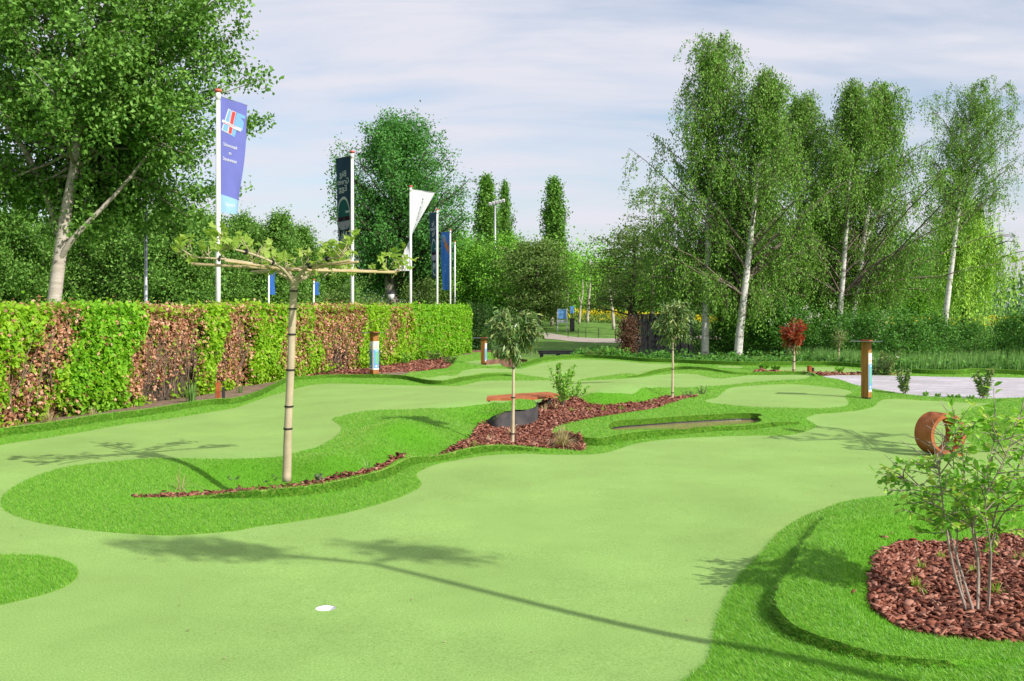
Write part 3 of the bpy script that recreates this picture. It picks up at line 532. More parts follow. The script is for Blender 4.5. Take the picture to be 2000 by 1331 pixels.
    ns = 1 + len(stems); part('trunk', join(*wood[:ns]), MATS[bark], t_, True)
    if len(wood) > ns: part('branches', join(*wood[ns:]), MATS[{'bark_birch': 'twig_birch', 'bark_pale': 'bark_grey', 'bark_grey': 'bark_dark'}.get(bark, bark)], t_, True)
    c = np.concatenate(lv); d = np.concatenate(ld); k = c[:, 2] > 0.05
    o = obj('crown', *leafgeo(c[k], ls, aspect, d[k], r=r), LM[leaf], t_); return t_
def ball(t): return math.sqrt(max(0.02, 1 - (2 * t - 1) ** 2))
def egg(t): return math.sqrt(max(0.02, 1 - (2 * t ** 0.8 - 1) ** 2))

# ------------------------------------------------------------------ hedge
def hedge():
    t_ = thing('beech_hedge', 'long clipped beech hedge, bright green with dead brown patches, along the left', 'hedge', (0, 0, 0))
    d = A(0.2365, 1, 0); d /= np.linalg.norm(d); n_ = A(1, -0.2365, 0); n_ /= np.linalg.norm(n_)
    Y0, Y1, TH, HT = 8.5, 35.5, 1.0, 1.56
    patch = [(8.0, 14.9, .1, 1.5, .5), (16.3, 18.45, .2, 1.8, .97), (18.85, 20.1, .15, 1.75, .9), (21.0, 22.5, .35, 1.55, .66), (23.0, 25.8, .05, 1.8, .85), (27.2, 28.2, .55, 1.5, .7), (28.7, 29.5, .5, 1.45, .7), (15.4, 16.0, .9, 1.3, .35)]
    def noise(y, z): return np.sin(y * 2.3 + 1.2 * np.sin(z * 3.1)) * 0.5 + np.sin(y * 5.1 - z * 4.3 + 1.7) * 0.3 + np.sin(y * 11.3 + z * 7.9) * 0.2
    def brown(y, z):
        b = np.zeros_like(y)
        nz_ = noise(y, z)
        for a0, a1, b0, b1, q in patch:
            e = np.minimum(np.minimum(y - a0, a1 - y) / (0.30), np.minimum(z - b0, b1 - z) / 0.22) + nz_ * 1.7
            b = np.maximum(b, q * sstep(-0.9, 1.0, e) * (1 if q > 0.6 else (0.35 + 1.3 * sstep(-0.1, 0.4, nz_))))
        return np.clip(b, 0.05, 0.9)
    N = 92000; yy = (Y0 + (Y1 - Y0) * rng.random(N)); zz = rng.random(N) ** 0.95 * (HT + 0.06)
    br = brown(yy, zz); dead = rng.random(N) < br
    thin = np.zeros(N)                                            # bare lower part of the two dead shrubs
    for a0, a1, zt in ((16.55, 18.2, .78), (23.9, 25.2, .85)): thin = np.maximum(thin, sstep(0, .25, np.minimum(yy - a0, a1 - yy)) * sstep(0.0, 0.5, zt - zz + 0.2 * noise(yy * 2, zz)) * 0.9)
    keepm = rng.random(N) > thin
    bulge = 0.07 * noise(yy * 0.9, zz) + 0.05 * noise(yy * 2.7, zz * 2) - 0.12 * sstep(0.35, 0, zz) - 0.14 * sstep(0.4, 1.0, br) + 0.02
    dep = bulge - np.abs(rng.normal(0, 0.075, N)); edge = sstep(HT - 0.22, HT + 0.05, zz) * 0.14
    x0 = hedge_x(yy); c = np.stack([x0, yy, zz], 1) + n_ * (dep - edge)[:, None]
    ln = n_ * 0.8 + A(0, 0, 0.55) + rng.normal(size=(N, 3)) * 0.55; ld = rng.normal(size=(N, 3)) * 0.8 + A(0, 0, -0.5)
    M = 26000; y2 = Y0 + (Y1 - Y0) * rng.random(M); a2 = rng.random(M); x2 = hedge_x(y2); z2 = HT + 0.035 * noise(y2 * 1.5, a2 * 3) + rng.normal(0, 0.04, M) + 0.03 * np.sin(y2 * 1.3) + (rng.random(M) < 0.05) * rng.uniform(0, 0.13, M)
    c2 = np.stack([x2, y2, z2], 1) - n_ * (a2 * TH)[:, None]; dead2 = rng.random(M) < brown(y2, np.full(M, 1.3)) * 0.75
    end = 7000; ye = rng.random(end); ze = rng.random(end) * HT; ce_ = np.stack([hedge_x(np.full(end, Y1)), np.full(end, Y1), ze], 1) - n_ * (ye * TH)[:, None] + d * rng.normal(0.05, 0.06, end)[:, None]
    cc = np.concatenate([c[keepm], c2, ce_]); dd = np.concatenate([dead[keepm], dead2, np.zeros(end, bool)]); ll = np.concatenate([ln[keepm], rng.normal(size=(M, 3)) * 0.6 + A(0.2, -0.2, 1), rng.normal(size=(end, 3))]); ld = np.concatenate([ld[keepm], rng.normal(size=(M + end, 3))])
    nearer = cc[:, 1] < 20; sz = np.where(nearer, 0.078, 0.085) * rng.uniform(0.65, 1.25, len(cc)); gr2 = ((cc[:, 1] > 29.6) | ((cc[:, 1] > 14.7) & (cc[:, 1] < 16.5))) ^ (rng.random(len(cc)) < 0.15)
    for nm, m, mt in (('leaves', ~dd & ~gr2, 'hedge'), ('leaves', ~dd & gr2, 'hedge2'), ('dead_leaves', dd, 'dead')):
        o = obj(nm, *leafgeo(cc[m], sz[m] * (0.8 if mt == 'dead' else 1), 0.7, ld[m], ll[m]), LM[mt], t_)
    tw = []                                                       # stems and bare twigs
    for y_ in np.arange(Y0, Y1, 0.33):
        b = A(hedge_x(y_), y_, 0) - n_ * rng.uniform(0.2, 0.6); tw.append(tube(limb(b, b + A(*rng.normal(0, .12, 2), 1.35), 0.0, 4), [.022, .018, .012, .005], 5, False))
        for _ in range(3):
            s = b + A(0, 0, rng.uniform(.1, .9)); tw.append(tube(limb(s, s + n_ * rng.uniform(0, .5) + d * rng.uniform(-.4, .4) + A(0, 0, rng.uniform(.2, .6)), .05, 4), [.010, .008, .006, .003], 4, False))
    for a0, a1, k in ((16.55, 18.25, 90), (23.6, 25.3, 60), (18.95, 19.85, 25), (11, 14.6, 50)):
        for _ in range(k):
            y_ = rng.uniform(a0, a1); s = A(hedge_x(y_), y_, rng.uniform(0, .7)) - n_ * rng.uniform(.02, .3); e = s + n_ * rng.uniform(-.05, .15) + d * rng.normal(0, .3) + A(0, 0, rng.uniform(.25, .8)); tw.append(tube(limb(s, e, .03, 4), [.008, .006, .0045, .0025], 4, False))
    part('stems', join(*tw), MATS['twig_brown'], t_, True)
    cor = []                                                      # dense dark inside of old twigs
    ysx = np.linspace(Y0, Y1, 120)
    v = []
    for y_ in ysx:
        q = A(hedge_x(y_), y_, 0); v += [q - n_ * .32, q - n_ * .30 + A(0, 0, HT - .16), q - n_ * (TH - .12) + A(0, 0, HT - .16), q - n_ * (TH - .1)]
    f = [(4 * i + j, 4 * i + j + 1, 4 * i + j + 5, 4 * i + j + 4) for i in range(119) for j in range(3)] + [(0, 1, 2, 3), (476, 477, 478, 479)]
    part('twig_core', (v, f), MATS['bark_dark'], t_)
hedge()

# ------------------------------------------------------------------ big trees
G = -0.38
b = PD(97, 600, 25.0); b[2] = -0.35
T1 = tree('lime_tree', 'tall leafy tree with pale leaning trunk behind the hedge at far left', 'tree', b, [(0, 0, 0), (0.05, 0, 1.2), (0.16, 0, 2.2), (0.30, 0, 3.2), (0.48, 0.1, 4.6), (0.35, 0.2, 6.5), (0.2, 0.2, 9.6)], 0.145, 3.0, 10.2, lambda t: 3.25 * egg(t) + 0.2, 135, 12, 78, 0.09, 'bark_pale', 'lime', seed=11, sigma=0.11, tw=0.5, start=0.4, rmin=0.25,
    limbs=[(3.75, -.2, 5.6), (3.6, -.3, 6.6), (3.3, .2, 7.1), (3.45, 0.3, 5.0), (2.9, -.6, 4.2), (3.0, .5, 3.6), (-1.7, -.8, 3.2), (-2.2, .4, 2.9), (2.5, .2, 3.2), (3.2, -.5, 6.1), (2.0, 1.2, 3.0)], open_z=4.6,
    stems=[([(-0.12, .35, 0), (-0.08, .35, 1.5), (.05, .3, 2.8), (-.5, .1, 4.4), (-1.4, 0, 5.6)], .12, .03), ([(.14, 0, 2.3), (.5, -.15, 2.75), (.9, -.1, 3.2), (1.5, 0, 3.9), (2.1, .2, 4.9), (2.5, .3, 6.0)], .065, .012)])
T1.scale = (1.31, 1.31, 1.31)
T2 = tree('round_tree', 'dark green round-crowned tree standing behind the white banner', 'tree', (PD(770, 600, 75)[0], 75, G), [(0.05, 0, 0), (0, 0, 1.2), (-.2, 0, 2.4), (.1, 0, 4.2), (.2, 0, 8.6)], 0.33, 1.9, 9.6, lambda t: 3.75 * egg(t), 210, 12, 30, 0.115, 'bark_grey', 'round', seed=5, sigma=0.16, tw=0.6, start=0.2, open_z=3.2, spread=(.78, 1.12))
T2.scale = (1.62, 1.62, 1.62)
# row of trees behind the car park at left
LA = tree('avenue_tree', 'leafy mid green tree right of the grey lamp mast, behind the hedge', 'tree', (PD(330, 600, 42)[0], 42, G), [(0, 0, 0), (.05, 0, 2), (0, .1, 5.5)], 0.14, 0.9, 5.9, lambda t: 2.5 * egg(t) + .1, 110, 12, 26, 0.125, 'bark_dark', 'lime', seed=21, sigma=0.15, tw=0.6, group='trees beyond the hedge')
LBt = tree('avenue_tree', 'pointed young green tree left of the dark egg banner, behind the plane tree', 'tree', (PD(545, 600, 55)[0], 55, G), [(0, 0, 0), (.05, 0, 2), (0, .1, 6.2)], 0.12, 0.6, 6.7, lambda t: 2.0 * (1 - t) ** 0.6 + .15, 100, 11, 24, 0.135, 'bark_dark', 'lime', seed=22, sigma=0.15, tw=0.6, group='trees beyond the hedge')
for px, Y_, s, src, lab in ((205, 44, 1.0, LA, 'shaded green tree just right of the pale leaning trunk'), (30, 42, .98, LA, 'low green tree at the left edge under the tall leafy tree'), (262, 52, 1.12, LA, 'green tree directly behind the grey lamp mast'), (400, 46, 1.0, LA, 'green tree directly behind the first banner pole'),
        (470, 56, 1.0, LBt, 'green tree just right of the first banner pole'), (590, 58, .93, LBt, 'small pointed green tree nearest the dark egg banner'), (505, 64, 1.02, LBt, 'slim green tree tip showing above the left arm of the plane tree'), (640, 60, .9, LA, 'green tree behind the dark egg banner pole'), (120, 50, 1.05, LA, 'green tree behind the pale leaning trunk'), (-60, 48, 1.0, LA, 'green tree past the left picture edge')):
    copy_thing(src, (PD(px, 600, Y_)[0], Y_, G), rng.uniform(0, 6), s, lab)
bushA = tree('bush', 'pale green bush between the plane trunk and the dark egg banner pole', 'bush', (PD(655, 600, 40)[0], 40, G), [(0, 0, 0), (.1, 0, .8), (0, .1, 1.9)], 0.05, .2, 2.4, lambda t: 1.5 * ball(t), 45, 8, 14, 0.11, 'bark_grey', 'olive', seed=31, sigma=0.16, tw=0.4, start=0.05, group='bushes beyond the hedge')
for px, Y_, s, lab in ((60, 36, .75, 'olive green bush under the tall leafy tree'), (180, 37, .8, 'olive green bush right of the pale trunk foot'), (250, 39, .75, 'olive green bush left of the lamp mast sign'), (350, 40, .7, 'low bush between lamp mast and first banner pole'), (480, 42, .7, 'low bush behind the left arm of the plane tree'), (735, 41, .85, 'pale bush left of the black lantern'), (560, 44, .8, 'low bush right behind the plane tree fork'), (830, 72, 1.5, 'bush between the white banner and the second dark banner')):
    copy_thing(bushA, (PD(px, 600, Y_)[0], Y_, G), rng.uniform(0, 6), s, lab)
# tall poplars
PO = tree('poplar_tree', 'slim tall poplar standing alone right of the floodlight mast', 'tree', (PD(1082, 600, 112)[0], 112, G), [(0, 0, 0), (.1, 0, 6), (0, 0, 14.6)], 0.3, 1.5, 15.4, lambda t: 1.55 * min(1, 3.2 * (1 - t) ** .8) * (0.75 + .4 * (1 - t)), 110, 10, 15, 0.30, 'bark_dark', 'poplar', style='poplar', seed=41, sigma=0.28, tw=0.9, start=0.08, group='tall poplars')
copy_thing(PO, (PD(951, 600, 110)[0], 110, G), 2.0, (1.05, 1.05, 1.0), 'broad tall poplar left of the floodlight mast'); copy_thing(PO, (PD(986, 600, 114)[0], 114, G), 4.1, (.62, .62, .99), 'slimmest tall poplar just right of the floodlight mast')
# woodland edge in the middle
M1 = tree('field_tree', 'light green tree between the blue banners and the floodlight mast', 'tree', (PD(915, 600, 74)[0], 74, G), [(0, 0, 0), (.1, 0, 2.2), (0, 0, 5.6)], 0.14, .6, 6.1, lambda t: 2.2 * egg(t), 85, 10, 16, 0.17, 'bark_grey', 'fresh', seed=51, sigma=0.24, tw=0.7, group='trees at the field edge')
M2 = tree('field_tree', 'broad olive green tree left of the blue notice board', 'tree', (PD(1050, 600, 66)[0], 66, G), [(0, 0, 0), (.1, 0, 2.0), (-.1, 0, 5.5)], 0.2, 1.4, 6.2, lambda t: 2.9 * ball(t) ** .8, 95, 10, 16, 0.16, 'bark_grey', 'olive', style='tier', seed=52, sigma=0.26, tw=0.85, group='trees at the field edge')
for px, Y_, s, src, lab in ((990, 72, 1.08, M1, 'green tree behind the floodlight mast foot'), (1110, 90, 1.05, M1, 'green tree below the lone poplar'), (950, 78, 1.0, M2, 'olive tree left of the floodlight mast foot'), (1150, 96, .95, M2, 'olive tree behind the thin pale trunk'), (1190, 100, 1.0, M1, 'green tree behind the yellow field, left of the spreading tree'), (890, 80, 1.2, M1, 'green tree behind the blue banners'), (1260, 98, 1.1, M1, 'green tree behind the black screen fence'), (1020, 104, 1.25, M1, 'farthest green tree between mast and lone poplar'), (1330, 105, 1.2, M2, 'olive tree far behind the left birch')):
    copy_thing(src, (PD(px, 600, Y_)[0], Y_, G), rng.uniform(0, 6), s, lab)
tree('spreading_tree', 'spreading tree with tiered branches and dark trunk behind the black screen fence', 'tree', (PD(1232, 600, 48)[0], 48, G), [(0, 0, 0), (-.02, 0, 1.6), (.1, 0, 2.6), (.2, 0, 5.2)], 0.17, 2.0, 5.7, lambda t: 2.5 * ball(.25 + .75 * t) ** .8, 70, 9, 15, 0.12, 'bark_dark', 'olive', style='tier', seed=61, sigma=0.2, tw=0.75, start=.3)
tree('thin_tree', 'airy grey green tree top reaching past the left birch crown', 'tree', (PD(1275, 600, 60)[0], 60, G), [(0, 0, 0), (0, 0, 4), (.1, 0, 8.6)], 0.14, 4.0, 9.2, lambda t: 2.2 * ball(t), 34, 7, 12, 0.14, 'bark_grey', 'olive', style='tier', seed=62, sigma=0.2, tw=0.9)
TT = thing('thin_trunk_tree', 'small tree with thin pale trunk in front of the yellow field', 'tree', (PD(1131, 600, 70)[0], 70, gzz(4.6, 70)), 0, 'slim trunks at the yellow field')
part('trunk', join(tube(curve([(0, 0, 0), (.1, 0, 1.2), (.25, 0, 2.2), (.2, 0, 3.4)], n=4), np.linspace(.1, .04, 13), 6), tube(curve([(.12, 0, 1.4), (-.1, 0, 2.2), (-.2, 0, 3.0)], n=4), np.linspace(.05, .02, 9), 5)), MATS['bark_pale'], TT, True)
obj('crown', *leafgeo(A(.1, 0, 3.4) + rng.normal(size=(900, 3)) * A(.7, .7, .6), .16), LM['fresh'], TT)
for px, Y_, s, lab in ((1078, 68, 1.25, 'stout pale trunk left of the blue notice board'), (1088, 69, .9, 'slimmer pale trunk beside the stout one near the blue board'), (1147, 73, 1.3, 'darker trunk right of the thin pale trunk'), (1199, 66, 1.2, 'orange brown trunk at the right end of the yellow field'), (1106, 76, .8, 'thin trunk behind the blue notice board')):
    copy_thing(TT, (PD(px, 600, Y_)[0], Y_, gzz(PD(px, 600, Y_)[0], Y_) - .02), rng.uniform(0, 6), s, lab)
# birches: (name, label, base px, depth, trunk tip offsets, crown)
def birch(label, px, Y_, lean, H_, zc0, Rm, seed, r0, stems=(), nl=62, skew=(0, 0), prof=None):
    prof = prof or (lambda t: Rm * 1.95 * (0.42 + 0.72 * math.sin(min(1, t * 1.15 + .12) * math.pi) ** .8) * (1 - .7 * t ** 4))
    tr = [(0, 0, 0), (lean * .10, 0, H_ * .12), (lean * .32, 0, H_ * .32), (lean * .62, 0, H_ * .6), (lean, 0, H_)]
    return tree('birch_tree', label, 'tree', (PD(px, 600, Y_)[0], Y_, G), tr, r0, zc0, H_ + .4, prof, int(nl * 1.45), 13, 38, 0.095, 'bark_birch', 'birch', style='birch', group='birches', seed=seed, sigma=0.085, tw=0.7, drop=1.5, start=.22, rmin=.2, spread=(.5, 1.5), open_z=H_ * .62, stems=stems, skew=skew)
birch('tallest birch, leftmost of the birches, beside the black fence', 1377, 41, 0.35, 12.6, 2.4, 1.75, 71, .16, nl=80, prof=lambda t: (2.0 + 2.0 * max(0, 1 - t * 1.2) + .3 * math.sin(9 * t)) * (1 - .6 * t ** 4))
birch('birch with clean white trunk leaning right, second from left', 1441, 40, 1.15, 10.9, 2.6, 1.75, 72, .17, nl=76)
birch('birch with slim left stem behind the photinia', 1636, 43, 0.75, 11.2, 2.6, 2.0, 73, .14, nl=64)
birch('birch with forked white limbs, above the near signpost', 1657, 44, 1.5, 11.3, 2.6, 2.2, 74, .17, nl=74, stems=[([(.35, 0, 3.6), (.9, 0, 5.2), (1.9, -.1, 7.2), (2.4, 0, 8.6)], .09, .02), ([(.3, 0, 3.2), (1.2, 0, 4.4), (2.1, .1, 5.6), (2.6, 0, 6.4)], .07, .02), ([(.25, 0, 3.0), (-.3, 0, 4.0), (-.7, 0, 5.0)], .05, .015)])
birch('birch behind the gap between the second and third birches', 1555, 46, 0.2, 11.3, 2.4, 2.5, 75, .13, nl=80)
birch('lone airy birch with slanting white trunk in front of the willow', 1842, 56, 1.6, 14.2, 7.6, 2.3, 76, .17, nl=46, prof=lambda t: 2.7 * (.55 + .5 * math.sin(t * 2.9 + .15)), skew=(.6, 0))
tree('willow_tree', 'yellow green weeping willow hanging behind the slanting birch', 'tree', (PD(1885, 600, 60)[0], 60, G), [(0, 0, 0), (.1, 0, 2), (0, 0, 5.5)], 0.4, 5.2, 8.6, lambda t: 3.3 * (1 - t * .72), 80, 12, 40, 0.19, 'bark_dark', 'willow', style='willow', seed=81, sigma=0.12, tw=0.55, aspect=0.3, drop=4.2, start=.3)
tree('dark_tree', 'dark-trunked leafy tree between the forked birch and the willow', 'tree', (PD(1688, 600, 50)[0], 50, G), [(0, 0, 0), (-.05, 0, 1.6), (.25, 0, 2.6), (.7, 0, 5.2)], 0.2, 1.7, 5.4, lambda t: 2.7 * ball(t), 75, 10, 16, 0.13, 'bark_dark', 'shrub', seed=82, sigma=0.2, tw=0.65, start=.25, skew=(1.2, 0))
copy_thing(M1, (PD(1790, 600, 84)[0], 84, G), 1.0, (1.15, 1.15, 1.1), 'fresh green tree left behind the willow'); copy_thing(M2, (PD(1560, 600, 70)[0], 70, G), 1.0, 1.0, 'olive tree behind the middle birches'); copy_thing(M2, (PD(1440, 600, 68)[0], 68, G), 2.0, .9, 'olive tree behind the leaning birch')
# shrubs under the birches
SH = tree('shrub', 'dark leafy shrub right of the near signpost', 'shrub', (PD(1770, 600, 33)[0], 33, -.3), [(0, 0, 0), (.05, 0, .5), (0, 0, 1.3)], 0.03, .1, 1.5, lambda t: 1.15 * ball(.35 + .65 * t), 48, 9, 14, 0.085, 'bark_dark', 'shrub', seed=91, sigma=0.13, tw=0.35, start=.03, group='shrubs under the birches')
for px, Y_, s, lab in ((1450, 45, 1.3, 'dark shrub at the foot of the leaning birch'), (1525, 42, 1.35, 'tall dark shrub behind the photinia'), (1590, 46, 1.2, 'dark shrub right of the photinia crown'), (1420, 43, 1.0, 'dark shrub between the two left birch trunks'), (1500, 50, 1.5, 'shrub mass behind the leaning birch'), (1700, 37, 1.05, 'dark shrub directly behind the near signpost'), (1830, 38, 1.0, 'dark shrub at the foot of the slanting birch'), (1650, 40, 1.0, 'low shrub at the foot of the slim standard tree'), (1900, 42, .8, 'shrub with pale flowers below the willow'), (1990, 38, 1.0, 'dark shrub at the right picture edge'), (1965, 48, .8, 'shrub in front of the willow strands on the right'), (2060, 34, 1.3, 'dark shrub past the right picture edge'), (1330, 46, 1.0, 'shrub in the shade of the black fence'), (1290, 44, .9, 'dark shrub at the corner of the black fence')):
    copy_thing(SH, (PD(px, 600, Y_)[0], Y_, G + .02), rng.uniform(0, 6), s, lab)
EV = tree('evergreen_shrub', 'dark evergreen shrub closing the far end of the hedge', 'shrub', (PD(936, 600, 38)[0], 38, -.2), [(0, 0, 0), (0, 0, .9), (0, 0, 1.7)], .03, .1, 1.8, lambda t: .62 * ball(.3 + .6 * t) + .1, 40, 8, 16, .075, 'bark_dark', 'dark', seed=95, sigma=.11, tw=.25, start=.03)
BR = tree('brown_shrub', 'brown dead-leaved shrub against the left end of the black fence', 'shrub', (PD(1226, 600, 39.2)[0], 39.2, -.4), [(0, 0, 0), (0, 0, .6), (0, 0, 1.4)], .03, .1, 1.5, lambda t: .3 * ball(.3 + .6 * t) + .06, 40, 8, 14, .07, 'twig_brown', 'russet', seed=96, sigma=.09, tw=.2, start=.03)
wt = SH  # white blossom on a hawthorn
HW = thing('hawthorn', 'hawthorn with white blossom sprays behind the photinia', 'shrub', (PD(1545, 600, 41.5)[0], 41.5, G)); 
part('trunk', tube([(0, 0, 0), (.05, 0, .8), (0, 0, 1.7)], [.05, .04, .02], 6), MATS['bark_dark'], HW, True)
c = rng.normal(size=(2600, 3)) * A(.75, .55, .45) + A(0, 0, 1.35); obj('crown', *leafgeo(c[c[:, 2] > .1], .085), LM['shrub'], HW)
cl = np.concatenate([rng.normal(size=(26, 3)) * .07 + q for q in (rng.normal(size=(16, 3)) * A(.75, .1, .3) + A(.1, -.55, 1.45))]); obj('blossom', *leafgeo(cl, .05, .9), LM['white'], HW)
# far-off wood on the skyline
def woods(name, label, x0, x1, y_, h, n, ls, leaf='haze', dy=14):
    m = n; x = rng.uniform(x0, x1, m); base = .62 + .38 * np.abs(np.sin(x * .11 + np.sin(x * .05) * 2)) + .12 * np.sin(x * .7); z = rng.random(m) ** .7 * h * base
    return tag(obj(name, *leafgeo(np.stack([x, y_ + rng.uniform(0, dy, m), z + G], 1), ls), LM[leaf]), label, 'woodland', kind='stuff')
woods('far_wood', 'hazy far-off wood on the skyline', -150, 175, 230, 11, 15000, 1.3, dy=30)
woods('wood_edge', 'dense dark wood edge behind the yellow field', -26, 32, 106, 7.0, 12000, .45, 'olive')
woods('wood_edge', 'green scrub behind the pond and the willow', 20, 62, 92, 4.0, 9000, .34, 'haze', dy=10)
woods('wood_edge', 'dark scrub behind the car park trees', -62, -14, 70, 3.4, 14000, .26, 'lime', dy=8)
# rape field
m = 5200; x = rng.uniform(-9, 22, m); y_ = rng.uniform(79, 96, m); z = gz(x, y_) + rng.uniform(.75, 1.15, m)
tag(obj('rape_field', *leafgeo(np.stack([x, y_, z], 1), .24, .9), LM['rape']), 'bright yellow flowering field between the far tree trunks', 'field', kind='stuff')
m = 3600; x = rng.uniform(-9, 22, m); y_ = rng.uniform(77.5, 82, m); z = gz(x, y_) + rng.uniform(.05, .75, m)
tag(obj('field_margin', *leafgeo(np.stack([x, y_, z], 1), .3, .3, d=rng.normal(size=(m, 3)) * .3 + A(0, 0, 1)), LM['olive']), 'tall grass margin in front of the yellow field', 'grass', kind='stuff')
m = 900; x = rng.uniform(22, 46, m); y_ = rng.uniform(74, 80, m); tag(obj('yellow_bloom', *leafgeo(np.stack([x, y_, gz(x, y_) + rng.uniform(.6, 1.3, m)], 1), .22, .9), LM['rape']), 'yellow flowers beyond the pond by the willow', 'flowers', kind='stuff')
# ground cover strip behind the course, reeds on the right
q = curve(pts(LIP_FAR), step=.1); m = 14000; i = rng.integers(len(q) * 30 // 100, len(q) - 1, m); off = rng.uniform(.25, 4.2, m); hh = rng.random(m) ** 1.3 * (.25 + .22 * np.sin(q[i, 0] * 1.7) ** 2)
p = np.stack([q[i, 0] + rng.normal(0, .1, m), q[i, 1] + off, -.12 - .25 * sstep(.2, 1.5, off) + hh + .12], 1)
tag(obj('undergrowth', *leafgeo(p, .10, .7), LM['shrub']), 'low nettles and ivy behind the course edge under the birches', 'undergrowth', kind='stuff')
def grassclump(n, h, spread, wd, r=None, lean=.5, droop=.35):
    r = r or rng; v, f = [], []
    for k in range(n):
        a = r.uniform(0, 6.283); b0 = A(math.cos(a), math.sin(a), 0) * r.random() * spread * .25; L = h * r.uniform(.55, 1.1); ln = r.uniform(.08, lean)
        dirn = A(math.cos(a), math.sin(a), 0); sd = A(-math.sin(a), math.cos(a), 0) * wd * .5; s = len(v)
        for j in range(4):
            t = j / 3; c = b0 + dirn * ln * L * t + A(0, 0, L * (t - droop * ln * 2 * t * t)); ww = (1, .95, .7, .05)[j]; v += [c - sd * ww, c + sd * ww]
        f += [(s + 2 * j, s + 2 * j + 1, s + 2 * j + 3, s + 2 * j + 2) for j in range(3)]
    return v, f
m = 5200; gs = []
i = rng.integers(int(len(q) * .66), len(q) - 1, m); off = .3 + rng.random(m) * 3.4; L = rng.uniform(.28, .62, m) * (0.75 + .4 * sstep(9, 16, q[i, 0])); a = rng.uniform(0, 6.28, m); base = np.stack([q[i, 0] + rng.normal(0, .15, m), q[i, 1] + off, np.full(m, -.3)], 1)
sd = np.stack([np.cos(a), np.sin(a), 0 * a], 1) * .011; tip = base + np.stack([rng.normal(.1, .12, m) * L, rng.normal(0, .12, m) * L, L + .3], 1); mid = (base + tip) / 2 + np.stack([0 * L, 0 * L, .08 * L], 1)
vv = np.stack([base - sd, base + sd, mid + sd * .9, tip, mid - sd * .9], 1).reshape(-1, 3)
tag(obj('reed_bed', vv, np.arange(5 * m).reshape(-1, 5), LM['blade']), 'upright green reeds along the water behind the paving on the right', 'reeds', kind='stuff')

tag(obj('leaf_litter', *leafgeo(LITTER, .022, .6, d=rng.normal(size=(len(LITTER), 3)) * A(1, 1, .1), nrm=rng.normal(size=(len(LITTER), 3)) * .2 + A(0, 0, 1)), LM['dry']), 'tiny dry leaf bits scattered on the putting greens', 'litter', kind='stuff')
# ------------------------------------------------------------------ bark chips on the planting beds
def chips(nm, npm, size, label):
    tri = cf[reg == nm]; a, b, c = V3[tri[:, 0]], V3[tri[:, 1]], V3[tri[:, 2]]; ar = 0.5 * np.linalg.norm(np.cross(b - a, c - a), axis=1)
    yc = (a + b + c)[:, 1] / 3; xc = (a + b + c)[:, 0] / 3; ar = np.where(np.abs(xc) < .56 * yc + .4, ar, 0); idx = np.repeat(np.arange(len(tri)), rng.poisson(ar * npm)); m = len(idx)
    u, v_ = rng.random(m), rng.random(m); s = u + v_ > 1; u[s], v_[s] = 1 - u[s], 1 - v_[s]; p = a[idx] + u[:, None] * (b - a)[idx] + v_[:, None] * (c - a)[idx]
    k_ = rng.random(m) < .03; p[k_, :2] += rng.normal(0, .06, (k_.sum(), 2)); p[k_, 2] = height(p[k_, :2]) + .012 if k_.any() else p[k_, 2]
    p[:, 2] += rng.random(m) ** 1.5 * .028 + .004
    cube = np.array([(-1, -1, -1), (1, -1, -1), (1, 1, -1), (-1, 1, -1), (-1, -1, 1), (1, -1, 1), (1, 1, 1), (-1, 1, 1)], float) * .5
    dim = size * np.stack([rng.uniform(.6, 1.5, m), rng.uniform(.35, .8, m), rng.uniform(.1, .28, m)], 1) * rng.uniform(.5, 1.35, m)[:, None]; vv = cube[None] * dim[:, None] * (1 + rng.uniform(-.35, .3, (m, 8, 3)))
    e = rng.normal(0, .38, (m, 2)); az = rng.uniform(0, 6.283, m); ca, sa = np.cos(az), np.sin(az)
    x, y_, z = vv[..., 0], vv[..., 1], vv[..., 2]; z = z + x * np.sin(e[:, :1]) + y_ * np.sin(e[:, 1:]); vv = np.stack([x * ca[:, None] - y_ * sa[:, None], x * sa[:, None] + y_ * ca[:, None], z], 2) + p[:, None]
    fq = np.array([(0, 3, 2, 1), (4, 5, 6, 7), (0, 1, 5, 4), (1, 2, 6, 5), (2, 3, 7, 6), (3, 0, 4, 7)]); ff = (np.arange(m)[:, None, None] * 8 + fq[None]).reshape(-1, 4)
    tag(obj('bark_mulch', vv.reshape(-1, 3), ff, MATS['bark_chip']), label, 'bark mulch', kind='stuff')
chips('bed_r', 3500, .034, 'red brown bark mulch under the multi-stemmed shrub at lower right')
chips('bed_a', 1200, .038, 'red brown bark mulch of the long bed in the middle of the course')
chips('bed_fl', 300, .075, 'red brown bark mulch beside the hedge and its signpost')
chips('bed_fr', 300, .075, 'red brown bark mulch strip behind the paving')

